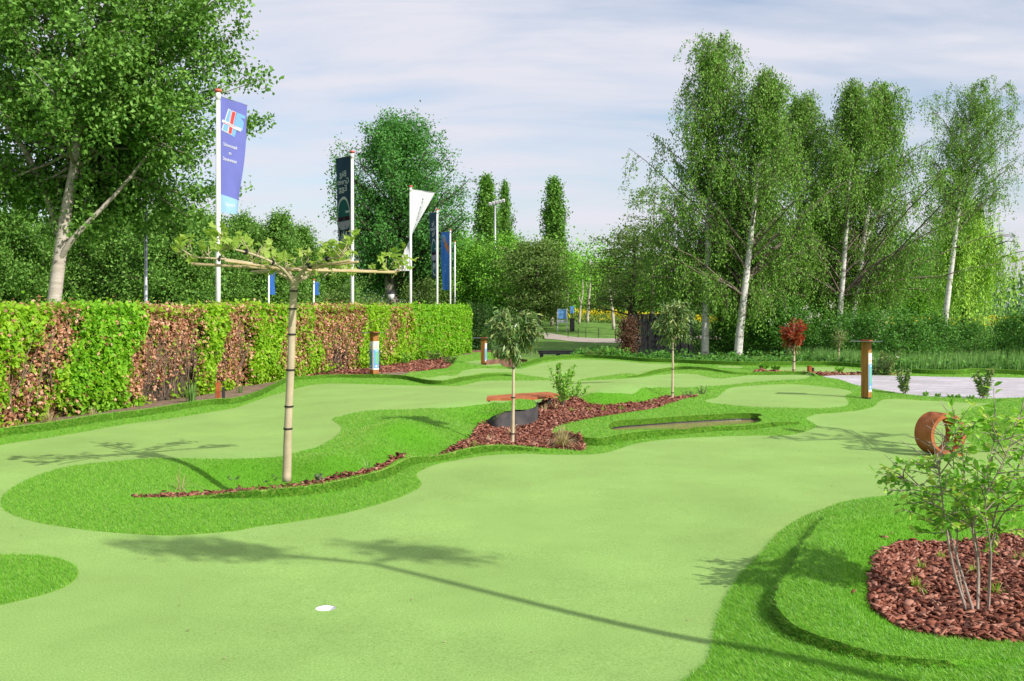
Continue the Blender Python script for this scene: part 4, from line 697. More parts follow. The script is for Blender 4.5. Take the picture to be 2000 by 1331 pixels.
# ------------------------------------------------------------------ turf block held by a dark steel plate, rusty plate bridge
TOP = [(952, 822, .11), (966, 812, .2), (988, 804, .25), (1007, 801.5, .25), (1030, 800, .25), (1045, 796, .25), (1047, 789, .26), (1036, 783, .27), (1012, 778, .285), (990, 779, .285), (965, 785, .285), (930, 792, .285), (905, 797, .28), (915, 812, .2), (932, 822, .13)]
tp_ = pts(TOP); cc_ = curve(tp_, step=.06, closed=True); zs = cc_[:, 2]
xyb = cc_[:, :2]; lo, hi = xyb.min(0), xyb.max(0); gx, gy = np.meshgrid(np.arange(lo[0], hi[0], .07), np.arange(lo[1], hi[1], .07)); gp = np.column_stack([gx.ravel(), gy.ravel()]); gp = gp[inpoly(gp, cc_)]; gp = gp[polydist(gp, cc_, True)[0] > .03]
vv2, _, ff2, *_r = geometry.delaunay_2d_cdt([Vector(p) for p in xyb] + [Vector(p) for p in gp], [(i, (i + 1) % len(xyb)) for i in range(len(xyb))], [], 1, 1e-5)
vv2 = np.array([(v.x, v.y) for v in vv2]); ff2 = np.array([f for f in ff2 if len(f) == 3])
dd_ = np.linalg.norm(vv2[:, None] - tp_[None, :, :2], axis=2) + .02; wz = 1 / dd_ ** 2.5; zz_ = (wz * tp_[None, :, 2]).sum(1) / wz.sum(1); edge_d = polydist(vv2, cc_, True)[0]; zz_ += .035 * sstep(0, .25, edge_d)
_h = height(vv2); zz_ = _h + .006 + np.maximum(0, zz_ - _h) * sstep(0, .3, polydist(vv2, pts(TOP[8:] + TOP[:1]))[0])
B3 = np.column_stack([vv2, zz_]); tb = thing('turf_block', 'turf covered block end held by a curved dark steel plate', 'turf block', (0, 0, 0))
nrm = np.cross(B3[ff2[:, 1]] - B3[ff2[:, 0]], B3[ff2[:, 2]] - B3[ff2[:, 0]]); ff2[nrm[:, 2] < 0] = ff2[nrm[:, 2] < 0][:, ::-1]
obj('turf_top', B3, ff2, MATS['rough_base'], tb, True)
_V3 = V3; V3 = B3; o = blades(ff2, lambda y: np.full_like(y, 4200.0), .019, 'turf_blades', None, width=.0045); V3 = _V3
for k in ('category', 'label'):
    if k in o: del o[k]
o.parent = tb; o['kind'] = 'stuff'
fr = curve(pts([(952, 822, .10), (966, 812, .195), (988, 804, .245), (1007, 801.5, .245), (1030, 800, .245), (1045, 796, .245), (1049, 789, .25), (1040, 783, .26)]), step=.05); n = len(fr); out = np.stack([np.zeros(n)] * 3, 1); tg = np.gradient(fr[:, :2], axis=0); tg /= np.linalg.norm(tg, axis=1)[:, None]; out[:, 0] = tg[:, 1]; out[:, 1] = -tg[:, 0]
lowz = np.full(n, -.05); a_, b_ = fr + out * .012, fr + out * .006
v = [tuple(p) for p in a_] + [(p[0], p[1], z) for p, z in zip(a_, lowz)] + [tuple(p) for p in b_] + [(p[0], p[1], z) for p, z in zip(b_, lowz)]
f = [(i, n + i, n + i + 1, i + 1) for i in range(n - 1)] + [(2 * n + i, 2 * n + i + 1, 3 * n + i + 1, 3 * n + i) for i in range(n - 1)] + [(i, i + 1, 2 * n + i + 1, 2 * n + i) for i in range(n - 1)]
obj('steel_plate', v, f, MATS['steel_dark'], tb, True)
br_ = pts([(950, 780.5, .25), (1030, 780, .235), (1070, 776, .235), (1092, 771.5, .235), (1070, 767, .245), (1010, 770.5, .255), (952, 775, .26)])
v = [(p[0], p[1], p[2] + .012) for p in br_] + [(p[0], p[1], p[2] - .02) for p in br_]; n = len(br_)
tbr = thing('corten_bridge', 'flat rusty orange steel plate bridging the bark bed', 'bridge', (0, 0, 0)); obj('deck', v, [tuple(range(n))[::-1], tuple(range(n, 2 * n))] + [(i, (i + 1) % n, n + (i + 1) % n, n + i) for i in range(n)], MATS['corten_orange'], tbr)
for q in (br_[0] * .8 + br_[6] * .2, br_[2] * .7 + br_[4] * .3): part('support', box((q[0] + .03, q[1] + .05, q[2] - .11), (.04, .1, .18)), MATS['steel_dark'], tbr)
# rusty retaining wall and step by the far signpost
cw = curve(pts([(862, 702, -.05), (880, 698, -.1), (910, 694.5, -.1), (945, 693, -.12), (985, 694, -.12), (1012, 697, -.1)]), step=.3); n = len(cw)
v = [(p[0], p[1], .02 + .03 * math.sin(i / n * 3.1)) for i, p in enumerate(cw)] + [(p[0], p[1], -.45) for p in cw] + [(p[0], p[1] + .03, .02 + .03 * math.sin(i / n * 3.1)) for i, p in enumerate(cw)] + [(p[0], p[1] + .03, -.45) for p in cw]
f = [(i, n + i, n + i + 1, i + 1) for i in range(n - 1)] + [(2 * n + i, 2 * n + i + 1, 3 * n + i + 1, 3 * n + i) for i in range(n - 1)] + [(i, i + 1, 2 * n + i + 1, 2 * n + i) for i in range(n - 1)]
tag(obj('retaining_wall', v, f, MATS['corten_brown']), 'low rusty steel retaining wall at the far end of the hedge', 'wall')
cw = curve(pts([(950, 711, -.05), (975, 708.5, -.05), (1010, 708, -.05), (1030, 710, -.05)]), step=.3); n = len(cw)
v = [(p[0], p[1], .06) for p in cw] + [(p[0], p[1], -.3) for p in cw] + [(p[0], p[1] + .03, .06) for p in cw] + [(p[0], p[1] + .03, -.3) for p in cw]; f = [(i, n + i, n + i + 1, i + 1) for i in range(n - 1)] + [(2 * n + i, 2 * n + i + 1, 3 * n + i + 1, 3 * n + i) for i in range(n - 1)] + [(i, i + 1, 2 * n + i + 1, 2 * n + i) for i in range(n - 1)]
tag(obj('edging_strip', v, f, MATS['corten_brown']), 'short rusty edging strip right of the far signpost', 'edging')
# wood beam lying in the bed wall ring: corten tube obstacle
rc = P(1836, 881, 0); Rr, wt_, ln_ = .235, .042, .27; nv = A(.314, -.95, 0); nv /= np.linalg.norm(nv); ux = A(-nv[1], nv[0], 0); N = 56
t = thing('corten_ring', 'rusty steel ring standing upright on the green behind the leafy shrub', 'ring obstacle', (rc[0], rc[1], dropz(rc[0], rc[1])))
v = []
for s_, r_ in ((.5, Rr), (.5, Rr - wt_), (-.5, Rr - wt_), (-.5, Rr)):
    for j in range(N):
        a = 2 * math.pi * j / N; q = nv * ln_ * s_ + ux * r_ * math.cos(a) + A(0, 0, 1) * (Rr + .005 + r_ * math.sin(a)); v.append(q)
f = [(k * N + j, k * N + (j + 1) % N, ((k + 1) % 4) * N + (j + 1) % N, ((k + 1) % 4) * N + j) for k in range(4) for j in range(N)]
obj('tube', v, f, MATS['corten_orange'], t)
for s_ in (-1, 1):
    q = nv * ln_ * .54 + ux * s_ * .11; part('foot', box((q[0], q[1], .02), (.09, .10, .04), math.atan2(ux[1], ux[0])), MATS['corten_orange'], t)
# ------------------------------------------------------------------ signposts
plain('plate_steel', (0.35, 0.36, 0.38), rough=0.3, metal=0.9); plain('base_black', (0.02, 0.02, 0.022), rough=.6)
plain('panel_white', (.78, .78, .76), rough=.4, var=.02); plain('panel_blue', (.12, .30, .62), rough=.4, var=.1); plain('panel_green', (.16, .46, .12), rough=.4, var=.12); plain('panel_orange', (.75, .28, .08), rough=.4); plain('panel_sky', (.35, .58, .80), rough=.4, var=.05)
def signpost(label, px, py, rz, h=1.0, s=.132, both=False, plate_side=0.0, z=None):
    q = ground(px, py) if z is None else P(px, py, z); t = thing('signpost', label, 'signpost', q - A(0, 0, .01), rz, 'wooden course signposts')
    part('post', box((0, 0, .03 + (h - .03) / 2), (s, s, h - .03), 0, .004), MATS['post_wood'], t); part('foot', box((0, 0, .02), (s * .94, s * .94, .05)), MATS['base_black'], t)
    part('cap', box((0, 0, h + .016), (s * 1.35, s * 1.1, .018), 0, .002), MATS['corten'], t)
    pl = .27; part('table_plate', box((plate_side, 0, h + .0035), (.52, .34, .006), 0.35, .001), MATS['plate_steel'], t)
    for side in ((1, 2) if both else (1,)):
        fx = (lambda u, z_, d: (s / 2 + d, u, z_)) if side == 1 else (lambda u, z_, d: (u, -s / 2 - d, z_))
        dim = (lambda wu, hz, th: (th, wu, hz)) if side == 1 else (lambda wu, hz, th: (wu, th, hz))
        z0, z1 = h * .13, h * .80; pn = part('info_panel', box(fx(0, (z0 + z1) / 2, .003), dim(s * .92, z1 - z0, .006)), MATS['panel_white'], t)
        part('map_field', box(fx(0, h * .39, .0075), dim(s * .86, h * .44, .003)), MATS['panel_blue'], pn)
        part('map_hole', box(fx(.004, h * .41, .0095), dim(s * .34, h * .27, .002)), MATS['panel_green'], pn); part('map_number', box(fx(0, h * .215, .0095), dim(s * .28, h * .035, .002)), MATS['panel_white'], pn)
        part('map_top', box(fx(.01, h * .575, .0095), dim(s * .5, h * .03, .002)), MATS['panel_sky'], pn)
        part('sponsor_band', box(fx(0, h * .72, .0065), dim(s * .6, h * .028, .0015)), MATS['panel_sky'], pn); part('sponsor_band', box(fx(0, h * .665, .0065), dim(s * .7, h * .022, .0015)), MATS['panel_orange'], pn)
    return t
signpost('near wooden signpost with steel table plate beside the grey paving', 1692, 779, math.radians(-44), 1.0)
signpost('wooden signpost with two printed panels standing against the hedge', 731, 732, math.radians(-50), .93, .145, True, -.1)
signpost('far wooden signpost by the rusty wall at the hedge end', 945, 712, math.radians(-26), .78, .13, False, -.1)
# bollard lights
def bollard(label, px, py, h, lamp=True):
    q = ground(px, py); t = thing('bollard_light', label, 'bollard', q - A(0, 0, .01), .3, 'rusty bollard lights'); part('post', box((0, 0, h / 2), (.085, .085, h), 0, .004), MATS['corten'], t)
    part('lamp_box', box((.085, -.01, h * .42), (.05, .07, h * .62), 0, .006), MATS['base_black'], t)
bollard('rusty bollard light at the foot of the dead brown hedge shrub', 426, 783, .32); bollard('small rusty bollard light right of the red-leaved photinia', 1581, 727.5, .17)
# ------------------------------------------------------------------ young standard trees
def standard(label, px, py, h0, h1, R_, leaf, seed, n=1000, red=False, name='standard_tree', ls=.075, group=None, stem=.014, asp=.24, z=None):
    r = np.random.default_rng(seed); q = ground(px, py) if z is None else P(px, py, z); t = thing(name, label, 'tree', q, 0, group)
    st = curve([(0, 0, -.03), (.008, 0, h0 * .5), (.012, .005, h0), (.02, 0, h1 * .85)], n=5); part('trunk', tube(st, np.linspace(stem * 1.15, stem * .45, len(st)), 8), MATS['bark_young'], t, True)
    cz0 = (h0 + h1) / 2; br2, cs, ds = [], [], []
    for k in range(30):
        d = r.normal(size=3) + A(0, 0, .25); d /= np.linalg.norm(d); e = A(.015, 0, cz0) + d * A(R_, R_, (h1 - h0) * .5) * r.uniform(.6, 1.0); s_ = A(.015, 0, h0 + (h1 - h0) * r.uniform(.02, .5)); p = limb(s_, e, .12, 5, r=r); br2.append(tube(p, np.linspace(stem * .4, .0025, 5), 4, False))
        m = n // 30; u = r.uniform(.3, 1.05, m) * 4; i0 = np.minimum(3, u.astype(int)); c = p[i0] + (p[i0 + 1] - p[i0]) * (u - i0)[:, None] + r.normal(size=(m, 3)) * .035; cs.append(c); ds.append(d * .5 + r.normal(size=(m, 3)) * .5 + A(0, 0, -.75))
    part('branches', join(*br2), MATS['bark_young'], t, True); c = np.concatenate(cs); d = np.concatenate(ds); c = c + d / np.linalg.norm(d, axis=1)[:, None] * ls * .4
    if red:
        k = r.random(len(c)) < sstep(h0 + .05, h0 + .3, c[:, 2]) * .85 + .12; obj('crown', *leafgeo(c[~k], ls, asp, d[~k], r=r), LM[leaf], t); obj('red_leaves', *leafgeo(c[k], ls, asp, d[k] * A(1, 1, -.5), r=r), LM['red'], t)
    else: obj('crown', *leafgeo(c, ls, asp, d, r=r), LM[leaf], t)
    for zt in (h0 * .55, h0 * .12, h0 * .9): part('tie', tube([(.006, 0, zt), (.006, 0, zt + .012)], stem * 1.4, 8), MATS['tie_black'], t)
    return t
standard('young standard tree with glossy round crown standing in the bark bed, nearest', 1001, 868, .97, 1.62, .34, 'laurel', 101, 2700, ls=.085, group='laurel standards', stem=.019)
standard('young standard tree with glossy crown at the narrow end of the bark bed', 1313, 781, .92, 1.68, .36, 'laurel', 102, 2200, ls=.09, group='laurel standards', stem=.019)
standard('standard photinia tree with bright red young leaves', 1550, 727.5, .48, 1.38, .33, 'laurel', 103, 1500, True, 'photinia_tree', .11, stem=.035, asp=.3)
standard('slim standard tree with sparse olive crown behind the photinia', 1638, 713.5, .42, 1.1, .26, 'olive', 104, 420, ls=.09, stem=.024)
# sapling and shrubs
def shrublet(name, label, cat, px, py, H_, R_, stems_, leaf, n, ls, seed, asp=.4, group=None, z=None, upright=.8, lowest=.15):
    r = np.random.default_rng(seed); q = ground(px, py) if z is None else P(px, py, z); t = thing(name, label, cat, q - A(0, 0, .02), 0, group); br2, cs, ds = [], [], []
    for k in range(stems_):
        a = k * 2.4 + r.uniform(-.4, .4); e = A(math.cos(a) * R_ * r.uniform(.3, 1), math.sin(a) * R_ * r.uniform(.3, 1), H_ * r.uniform(.65, 1)); p = curve(limb(A(*r.normal(0, .015, 2), 0), e, -.03, 5, r=r), n=3); br2.append(tube(p, np.linspace(.007, .002, len(p)), 5, False)); m = n // stems_
        u = r.uniform(lowest, 1, m); c = np.stack([np.interp(u, np.linspace(0, 1, len(p)), p[:, j]) for j in range(3)], 1); d = r.normal(size=(m, 3)) + A(0, 0, .3); d /= np.linalg.norm(d, axis=1)[:, None]; c = c + d * A(1, 1, .6) * (R_ * .28 * r.uniform(.15, 1.2, m) * (1.15 - u * .7))[:, None]; cs.append(c); ds.append(d + A(0, 0, .2))
    part('stems', join(*br2), MATS['twig_brown'], t, True); c = np.concatenate(cs); obj('foliage', *leafgeo(np.maximum(c, A(-9, -9, .02)), ls, asp, np.concatenate(ds), r=r), LM[leaf], t); return t
shrublet('sapling', 'bushy leafy sapling with two stems at the end of the rusty bridge', 'sapling', 1098, 789, .66, .30, 7, 'fresh', 620, .05, 111, .5)
shrublet('sapling', 'smaller leafy sapling right beside the bushy one near the rusty bridge', 'sapling', 1122, 789, .46, .26, 6, 'fresh', 420, .048, 112, .5)
shrublet('tall_shoot', 'single pale leafy shoot rising above the sapling', 'sapling', 1091, 786, .74, .05, 2, 'lily', 60, .055, 113, .5, lowest=.7)
shrublet('laurel_shrub', 'dark glossy shrub in front of the paving, left of two', 'shrub', 1766, 769, .50, .22, 7, 'laurel', 420, .085, 114, .38)
shrublet('laurel_shrub', 'dark glossy shrub in front of the paving, right of two', 'shrub', 1921, 778, .56, .24, 8, 'laurel', 520, .085, 115, .38)
shrublet('laurel_shrub', 'dark glossy shrub behind the paving right of the near signpost', 'shrub', 1733, 733, .62, .30, 8, 'laurel', 420, .10, 116, .4); shrublet('laurel_shrub', 'dark glossy shrub close behind the near signpost', 'shrub', 1712, 733, .5, .24, 7, 'laurel', 320, .10, 117, .4)
for k, (px, py) in enumerate(((1808, 773), (1832, 775), (1856, 777), (1872, 777.5), (1896, 779))):
    lab = ['low green perennial left of five at the paving edge', 'second low green perennial from the left at the paving edge', 'middle low green perennial at the paving edge', 'fourth low green perennial at the paving edge', 'low green perennial nearest the right glossy shrub'][k]
    shrublet('perennial', lab, 'plant', px, py, .09, .09, 5, 'fresh', 60, .06, 120 + k, .4, 'perennials at the paving edge')
def clump(name, label, px, py, n, h, spread, wd, leaf, group=None, lean=.8, droop=.5, seed=1, z=None):
    q = ground(px, py) if z is None else P(px, py, z); t = obj(name, *grassclump(n, h, spread, wd, np.random.default_rng(seed), lean, droop), LM[leaf]); t.location = tuple(q - A(0, 0, .01)); return tag(t, label, 'plant', group)
clump('ornamental_grass', 'big straw coloured grass tuft at the corner of the bark bed', 1098, 874, 210, .34, .18, .006, 'dry', lean=1.1, seed=131)
clump('ornamental_grass', 'sparse straw coloured grass tuft at the left tip of the island', 352, 958, 16, .26, .10, .007, 'dry', lean=1.1, seed=132)
clump('ornamental_grass', 'dry grass tuft under the hedge at far left', 95, 826, 70, .30, .2, .007, 'dry', lean=.8, seed=133); clump('ornamental_grass', 'dry grass tuft under the hedge, right of the far left one', 180, 818, 36, .24, .2, .008, 'dry', lean=.6, seed=134)
clump('iris_clump', 'upright blue green iris blades before the dead hedge shrub', 372, 786, 60, .46, .35, .012, 'blade', lean=.3, seed=135); clump('iris_clump', 'small iris clump right of the rusty bollard by the hedge', 468, 768, 26, .24, .25, .01, 'blade', lean=.3, seed=136)
lil = ((1790, 1155, 44), (1800, 1118, 22), (1838, 1098, 30), (1905, 1125, 34), (1945, 1165, 30), (1945, 1078, 20), (1992, 1100, 26), (1990, 1050, 18))
lab8 = ('lowest green daylily tuft left of the shrub stems', 'small daylily tuft with straw leaves, furthest left', 'daylily tuft near the top left of the bark bed', 'daylily tuft just behind the shrub stems', 'bright daylily tuft right of the rightmost stem', 'daylily tuft behind the shrub stems at the bed back', 'daylily tuft at the right picture edge', 'topmost daylily tuft at the right picture edge')
for k, (px, py, n) in enumerate(lil):
    t = thing('daylily', lab8[k], 'plant', ground(px, py, .07) - A(0, 0, .005), 0, 'daylilies in the lower right bed'); r_ = np.random.default_rng(140 + k); obj('leaves', *grassclump(int(n * 1.4), .115, .06, .0085, r_, 1.1, .5), LM['lily'], t); obj('dry_leaves', *grassclump(12, .15, .05, .007, r_, 1.6, .55), LM['dry'], t)
for k, (px, py, h, R_, lab) in enumerate(((455, 949, .12, .08, 'silvery green sage plant left of the plane trunk foot'), (540, 945, .10, .07, 'silvery green sage plant at the plane trunk foot'), (520, 948, .07, .05, 'small silvery sage sprig left of the trunk foot'), (622, 936, .07, .05, 'small silvery sage sprig right of the trunk foot'), (1343, 777, .16, .14, 'silvery sage plant at the narrow end of the bark bed'), (1372, 770, .18, .1, 'silvery sprig beyond the narrow end of the bark bed'))):
    shrublet('sage_plant', lab, 'plant', px, py, h, R_, 7, 'grey', 90, .035, 160 + k, .42, 'sage plants', lowest=.1)
for k, (px, py, h, lf, lab) in enumerate(((672, 924, .14, 'blade', 'thin bluish blades right of the plane trunk in the narrow bed'), (720, 914, .16, 'blade', 'thin blades in the narrow bed, middle of three'), (788, 896, .16, 'blade', 'tall thin blades in the narrow bed, nearest the bank corner'), (1000, 850, .14, 'dry', 'dry stalks behind the standard tree trunk'), (955, 862, .12, 'dry', 'dry stalks left of the standard tree trunk'), (925, 872, .10, 'lily', 'small green tuft at the left corner of the bark bed'), (1065, 805, .2, 'dry', 'dry reddish stalks right of the steel plate'), (1085, 800, .2, 'dry', 'dry stalks in front of the sapling'), (1118, 806, .12, 'lily', 'yellow green tuft in front of the sapling'), (1150, 805, .11, 'lily', 'yellow green tuft right of the sapling'), (1180, 802, .10, 'lily', 'yellow green tuft under the green mound'), (1215, 800, .10, 'lily', 'pale tuft under the shadow line of the mound'), (1250, 794, .11, 'lily', 'bright tuft left of the far standard tree'), (1275, 790, .10, 'lily', 'small bright tuft nearest the far standard tree'))):
    clump('grass_tuft', lab, px, py, 26 if lf != 'blade' else 9, h, .16, .007, lf, 'small tufts in the bark beds', .7, .4, 180 + k)
# shrubby growth on the far bed beside the hedge and behind the course
for k, (px, py, H_, R_, lf, lab) in enumerate(((790, 712, .35, .3, 'fresh', 'leafy seedling bush on the bark bed by the hedge'), (845, 706, .35, .35, 'olive', 'pale weed clump at the right end of the hedge bark bed'), (880, 712, .28, .3, 'olive', 'pale weed clump left of the far signpost'), (1160, 699, .34, .55, 'olive', 'pale flowering weed bush in front of the dark footbridge'), (1200, 700, .38, .5, 'fresh', 'green weed bush right of the dark footbridge'), (1490, 722, .18, .2, 'fresh', 'small green plant on the mound left of the photinia'), (1515, 726, .16, .16, 'fresh', 'small green plant at the photinia foot'), (1640, 727, .14, .14, 'fresh', 'small green plant right of the little bollard'), (1480, 765, .0, 0, '', ''))):
    if H_: shrublet('weed_bush', lab, 'plant', px, py, H_, R_, 9, lf, 360, .06, 200 + k, .5)

# ------------------------------------------------------------------ roof-trained plane tree and its bamboo frame
def plane_leaf(c, d, nrm, L, V_, F_):
    d = d / np.linalg.norm(d); s = np.cross(d, nrm); s /= np.linalg.norm(s) + 1e-9; n_ = np.cross(s, d); b = len(V_)
    for u, w_, h_ in ((0, 0, 0), (.12, .28, .02), (.05, .5, -.04), (.36, .30, .04), (.52, .56, -.06), (.62, .22, .04), (1, 0, -.12), (.62, -.22, .04), (.52, -.56, -.06), (.36, -.30, .04), (.05, -.5, -.04), (.12, -.28, .02)): V_.append(tuple(c + (d * u + s * w_ + n_ * h_) * L))
    F_ += [(b, b + 1, b + 2, b + 3), (b, b + 3, b + 4, b + 5), (b, b + 5, b + 6, b + 7), (b, b + 7, b + 8, b + 9), (b, b + 9, b + 10, b + 11)]
def plane_tree(label, loc, seed=1, hscale=1.0):
    r = np.random.default_rng(seed); t = thing('plane_tree', label, 'tree', loc, 0, 'roof-trained plane trees'); fz = 1.80 * hscale
    st = curve([(0, 0, -.05), (.012, 0, .45), (.035, 0, .95), (.05, 0, 1.4), (.07, 0, fz)], n=6); rad = np.interp(st[:, 2], [0, .5, fz - .1, fz], [.041, .035, .033, .045]); part('trunk', tube(st, rad, 12), MATS['bark_plane'], t, True)
    arms = [((-.84, -.22, .14), .95), ((-.46, -.60, .2), .85), ((.44, -.36, .13), .85), ((.86, .35, .02), .95), ((-.35, .75, .06), .8), ((.35, .8, .06), .7)]
    top = A(.07, 0, fz - .02); V_, F_ = [], []; wood = []
    for k, (e, L_) in enumerate(arms):
        e = A(*e); p = curve([top - A(0, 0, .05), top + e * .22 + A(0, 0, .05), top + e * .6 + A(0, 0, .07), top + e + A(0, 0, .04)], n=5); wood.append(tube(p, np.linspace(.017, .007, len(p)), 7))
        tip = p[-1] + e / np.linalg.norm(e) * .1 + A(0, 0, .05); wood.append(tube([p[-1], tip], [.008, .004], 5))
        for j in range(21):
            u = r.uniform(.25, 1.12) if j > 7 else r.uniform(.92, 1.15); q = top + e * u + A(0, 0, .05) + r.normal(size=3) * A(.05, .05, .03); tw_ = q + A(*r.normal(0, .05, 2), abs(r.normal(.07, .05))); wood.append(tube([q, tw_], [.004, .0025], 4))
            for _ in range(2 if j > 7 else 3): plane_leaf(tw_ + r.normal(size=3) * .02, r.normal(size=3) * A(1, 1, .5) + A(0, 0, .45), r.normal(size=3) + A(0, 0, .9), r.uniform(.055, .1), V_, F_)
    part('branches', join(*wood), MATS['bark_plane'], t, True); obj('leaves', V_, F_, LM['plane'], t)
    for a_, b_ in (((-.86, -.24), (.90, .32)), ((-.84, -.30), (.88, .26)), ((-.46, -.70), (.25, .85)), ((.62, -.52), (-.48, .80)), ((.56, -.56), (-.54, .76))):
        zc_ = fz + .06 + r.uniform(-.015, .02); part('bamboo_cane', tube([(a_[0] + .07, a_[1], zc_ + .04), (.07 + (a_[0] + b_[0]) / 2, (a_[1] + b_[1]) / 2 , zc_), (b_[0] + .07, b_[1], zc_ - .01)], .0115, 7), MATS['bamboo'], t, True)
    for z_ in (.42, .62, .95, 1.27, 1.5, 1.66):
        q = A(np.interp(z_, st[:, 2], st[:, 0]), 0, z_); part('tie', tube([q, q + A(0, 0, .014)], .042, 12), MATS['tie_black'], t)
    for k, (e, L_) in enumerate(arms[:4]):
        for u in (.35, .75): q = top + A(*e) * u + A(0, 0, .065); part('arm_tie', tube([q - A(*e) * .01, q + A(*e) * .012], .028, 7), MATS['tie_black'], t)
    return t
q = ground(560, 930, .03); PT = plane_tree('roof-trained plane tree on a slim pale trunk in the foreground island', q, 3)
PT.rotation_euler = (0, 0, .05)
# one more of the row stands just outside the right picture edge; its shadow lies beside the ring
copy_thing(PT, (6.45, 10.75, dropz(6.45, 10.75)), 1.2, 1.0, 'roof-trained plane tree past the right edge, its shadow beside the rusty ring')

# ------------------------------------------------------------------ multi-stemmed shrub at lower right
def amelanchier():
    Yb = ground(1905, 1200, .07)[1]; q0 = ground(1905, 1200, .07); t = thing('serviceberry_shrub', 'multi-stemmed leafy shrub in the bark bed at lower right', 'shrub', q0, 0); r = np.random.default_rng(77)
    def at(px, py, dy): return PD(px, py, Yb + dy) - q0
    st = [[(1890, 1202, 0), (1862, 1110, -.02), (1845, 1010, -.05), (1836, 940, -.1), (1830, 885, -.1)], [(1906, 1212, -.03), (1875, 1110, .02), (1850, 1030, .1), (1805, 960, .15), (1758, 930, .2)], [(1909, 1212, -.03), (1910, 1100, .03), (1900, 1030, 0), (1925, 930, -.1), (1950, 830, -.1)], [(1930, 1203, 0), (1935, 1090, .05), (1945, 1000, .1), (1985, 920, .12), (2010, 850, .1)],
          [(1909, 1212, -.03), (1912, 1090, .1), (1890, 980, .2), (1880, 890, .25), (1868, 815, .25)], [(1890, 1202, 0), (1870, 1100, .1), (1870, 1000, .2), (1862, 900, .3), (1858, 840, .3)], [(1930, 1203, 0), (1935, 1080, -.1), (1925, 980, -.2), (1965, 890, -.25), (1990, 810, -.2)], [(1935, 1090, .05), (1955, 1010, 0), (2010, 960, -.1), (2060, 900, -.1)]]
    wood, cs, ds = [], [], []
    for k, s_ in enumerate(st):
        p = curve([at(*x) for x in s_], n=5); wood.append(tube(p, np.linspace(.0085 if k < 4 else .005, .002, len(p)), 7)); L_ = len(p)
        for j in range(22):
            u = r.uniform(.40, 1); i0 = min(L_ - 2, int(u * (L_ - 1))); a = p[i0]; dr = (p[i0 + 1] - p[i0]); dr /= np.linalg.norm(dr); dv_ = dr * .5 + r.normal(size=3) * A(.95, .8, .35) + A(-.1, 0, .05); dv_ /= np.linalg.norm(dv_); e = a + dv_ * r.uniform(.1, .30); w2 = limb(a, e, .06, 5, r=r); wood.append(tube(w2, np.linspace(.004, .0015, 5), 4, False))
            m = 10; u2 = np.linspace(.2, 1.03, m) * 4; i1 = np.minimum(3, u2.astype(int)); c = w2[i1] + (w2[i1 + 1] - w2[i1]) * (u2 - i1)[:, None]; sgn = np.where(np.arange(m) % 2, 1, -1)[:, None]; sdv = np.cross(dv_, A(0, 0, 1)); sdv /= np.linalg.norm(sdv) + 1e-9
            d = sdv * sgn * .9 + dv_ * .6 + r.normal(size=(m, 3)) * .4 + A(0, 0, -.1); d /= np.linalg.norm(d, axis=1)[:, None]; cs.append(c + d * .028); ds.append(d)
    part('stems', join(*wood), MATS['bark_stem'], t, True); c = np.concatenate(cs); d = np.concatenate(ds); wp = c + q0; kp = ~((1000 + wp[:, 0] / wp[:, 1] * F < 1850) & (HORIZON + (CAMZ - wp[:, 2]) / wp[:, 1] * F < 892)); c, d = c[kp], d[kp]; m = len(c); L_ = r.uniform(.034, .062, m)
    # pointed oval leaves with a midrib: 8 vertices
    nrm = r.normal(size=(m, 3)) * .5 + A(.1, -.2, .9); s_ = np.cross(d, nrm); s_ /= np.linalg.norm(s_, axis=1)[:, None] + 1e-9; n_ = np.cross(s_, d); V_ = []
    for u, w_, h_ in ((-.5, 0, 0), (-.25, .2, .05), (.1, .24, .06), (.5, 0, -.1), (.1, -.24, .06), (-.25, -.2, .05), (-.22, 0, 0), (.1, 0, -.02)): V_.append(c + (d * u + s_ * w_ + n_ * h_) * L_[:, None])
    V_ = np.stack(V_, 1).reshape(-1, 3); fq = np.array([(0, 6, 1, 1), (6, 7, 2, 1), (7, 3, 2, 2), (0, 5, 6, 6), (5, 4, 7, 6), (4, 3, 7, 7)]); F_ = []
    for i in range(m):
        b = i * 8; F_ += [(b, b + 6, b + 1), (b + 6, b + 7, b + 2, b + 1), (b + 7, b + 3, b + 2), (b, b + 5, b + 6), (b + 5, b + 4, b + 7, b + 6), (b + 4, b + 3, b + 7)]
    obj('leaves', V_, F_, LM['amel'], t)
surf('bark_stem', [(0.16, 0.12, 0.10), (0.30, 0.24, 0.20), (0.42, 0.35, 0.30)], scale=30, rough=.8, bump=.2, stretch=(1, 1, .3))
amelanchier()
# ------------------------------------------------------------------ banner poles and banners
plain('pole_white', (.78, .77, .76), rough=.35, var=.03); plain('cap_red', (.55, .12, .08), rough=.5); plain('pole_grey', (.42, .44, .47), rough=.4, metal=.3); plain('black_metal', (.015, .016, .018), rough=.5)
def cloth(name, col, trans=.3):
    return surf(name, [tuple(c * .93 for c in col), tuple(min(1, c * 1.06) for c in col)], scale=3, rough=.8, bump=.12, bscale=7, spec=.15, trans=trans, bdist=.01)
for nm, col in (('cloth_violet', (.19, .205, .60)), ('cloth_sky', (.36, .60, .86)), ('cloth_teal', (.024, .055, .088)), ('cloth_white', (.70, .70, .74)), ('cloth_blue', (.05, .17, .55)), ('print_white', (.75, .76, .80)), ('print_red', (.75, .10, .10)), ('print_lightblue', (.25, .50, .85)), ('print_black', (.012, .012, .016)), ('print_teal', (.03, .15, .16)), ('print_lilac', (.50, .45, .58)), ('print_orange', (.75, .30, .10)), ('print_grey', (.10, .14, .13)), ('print_plum', (.05, .014, .03))): cloth(nm, col)
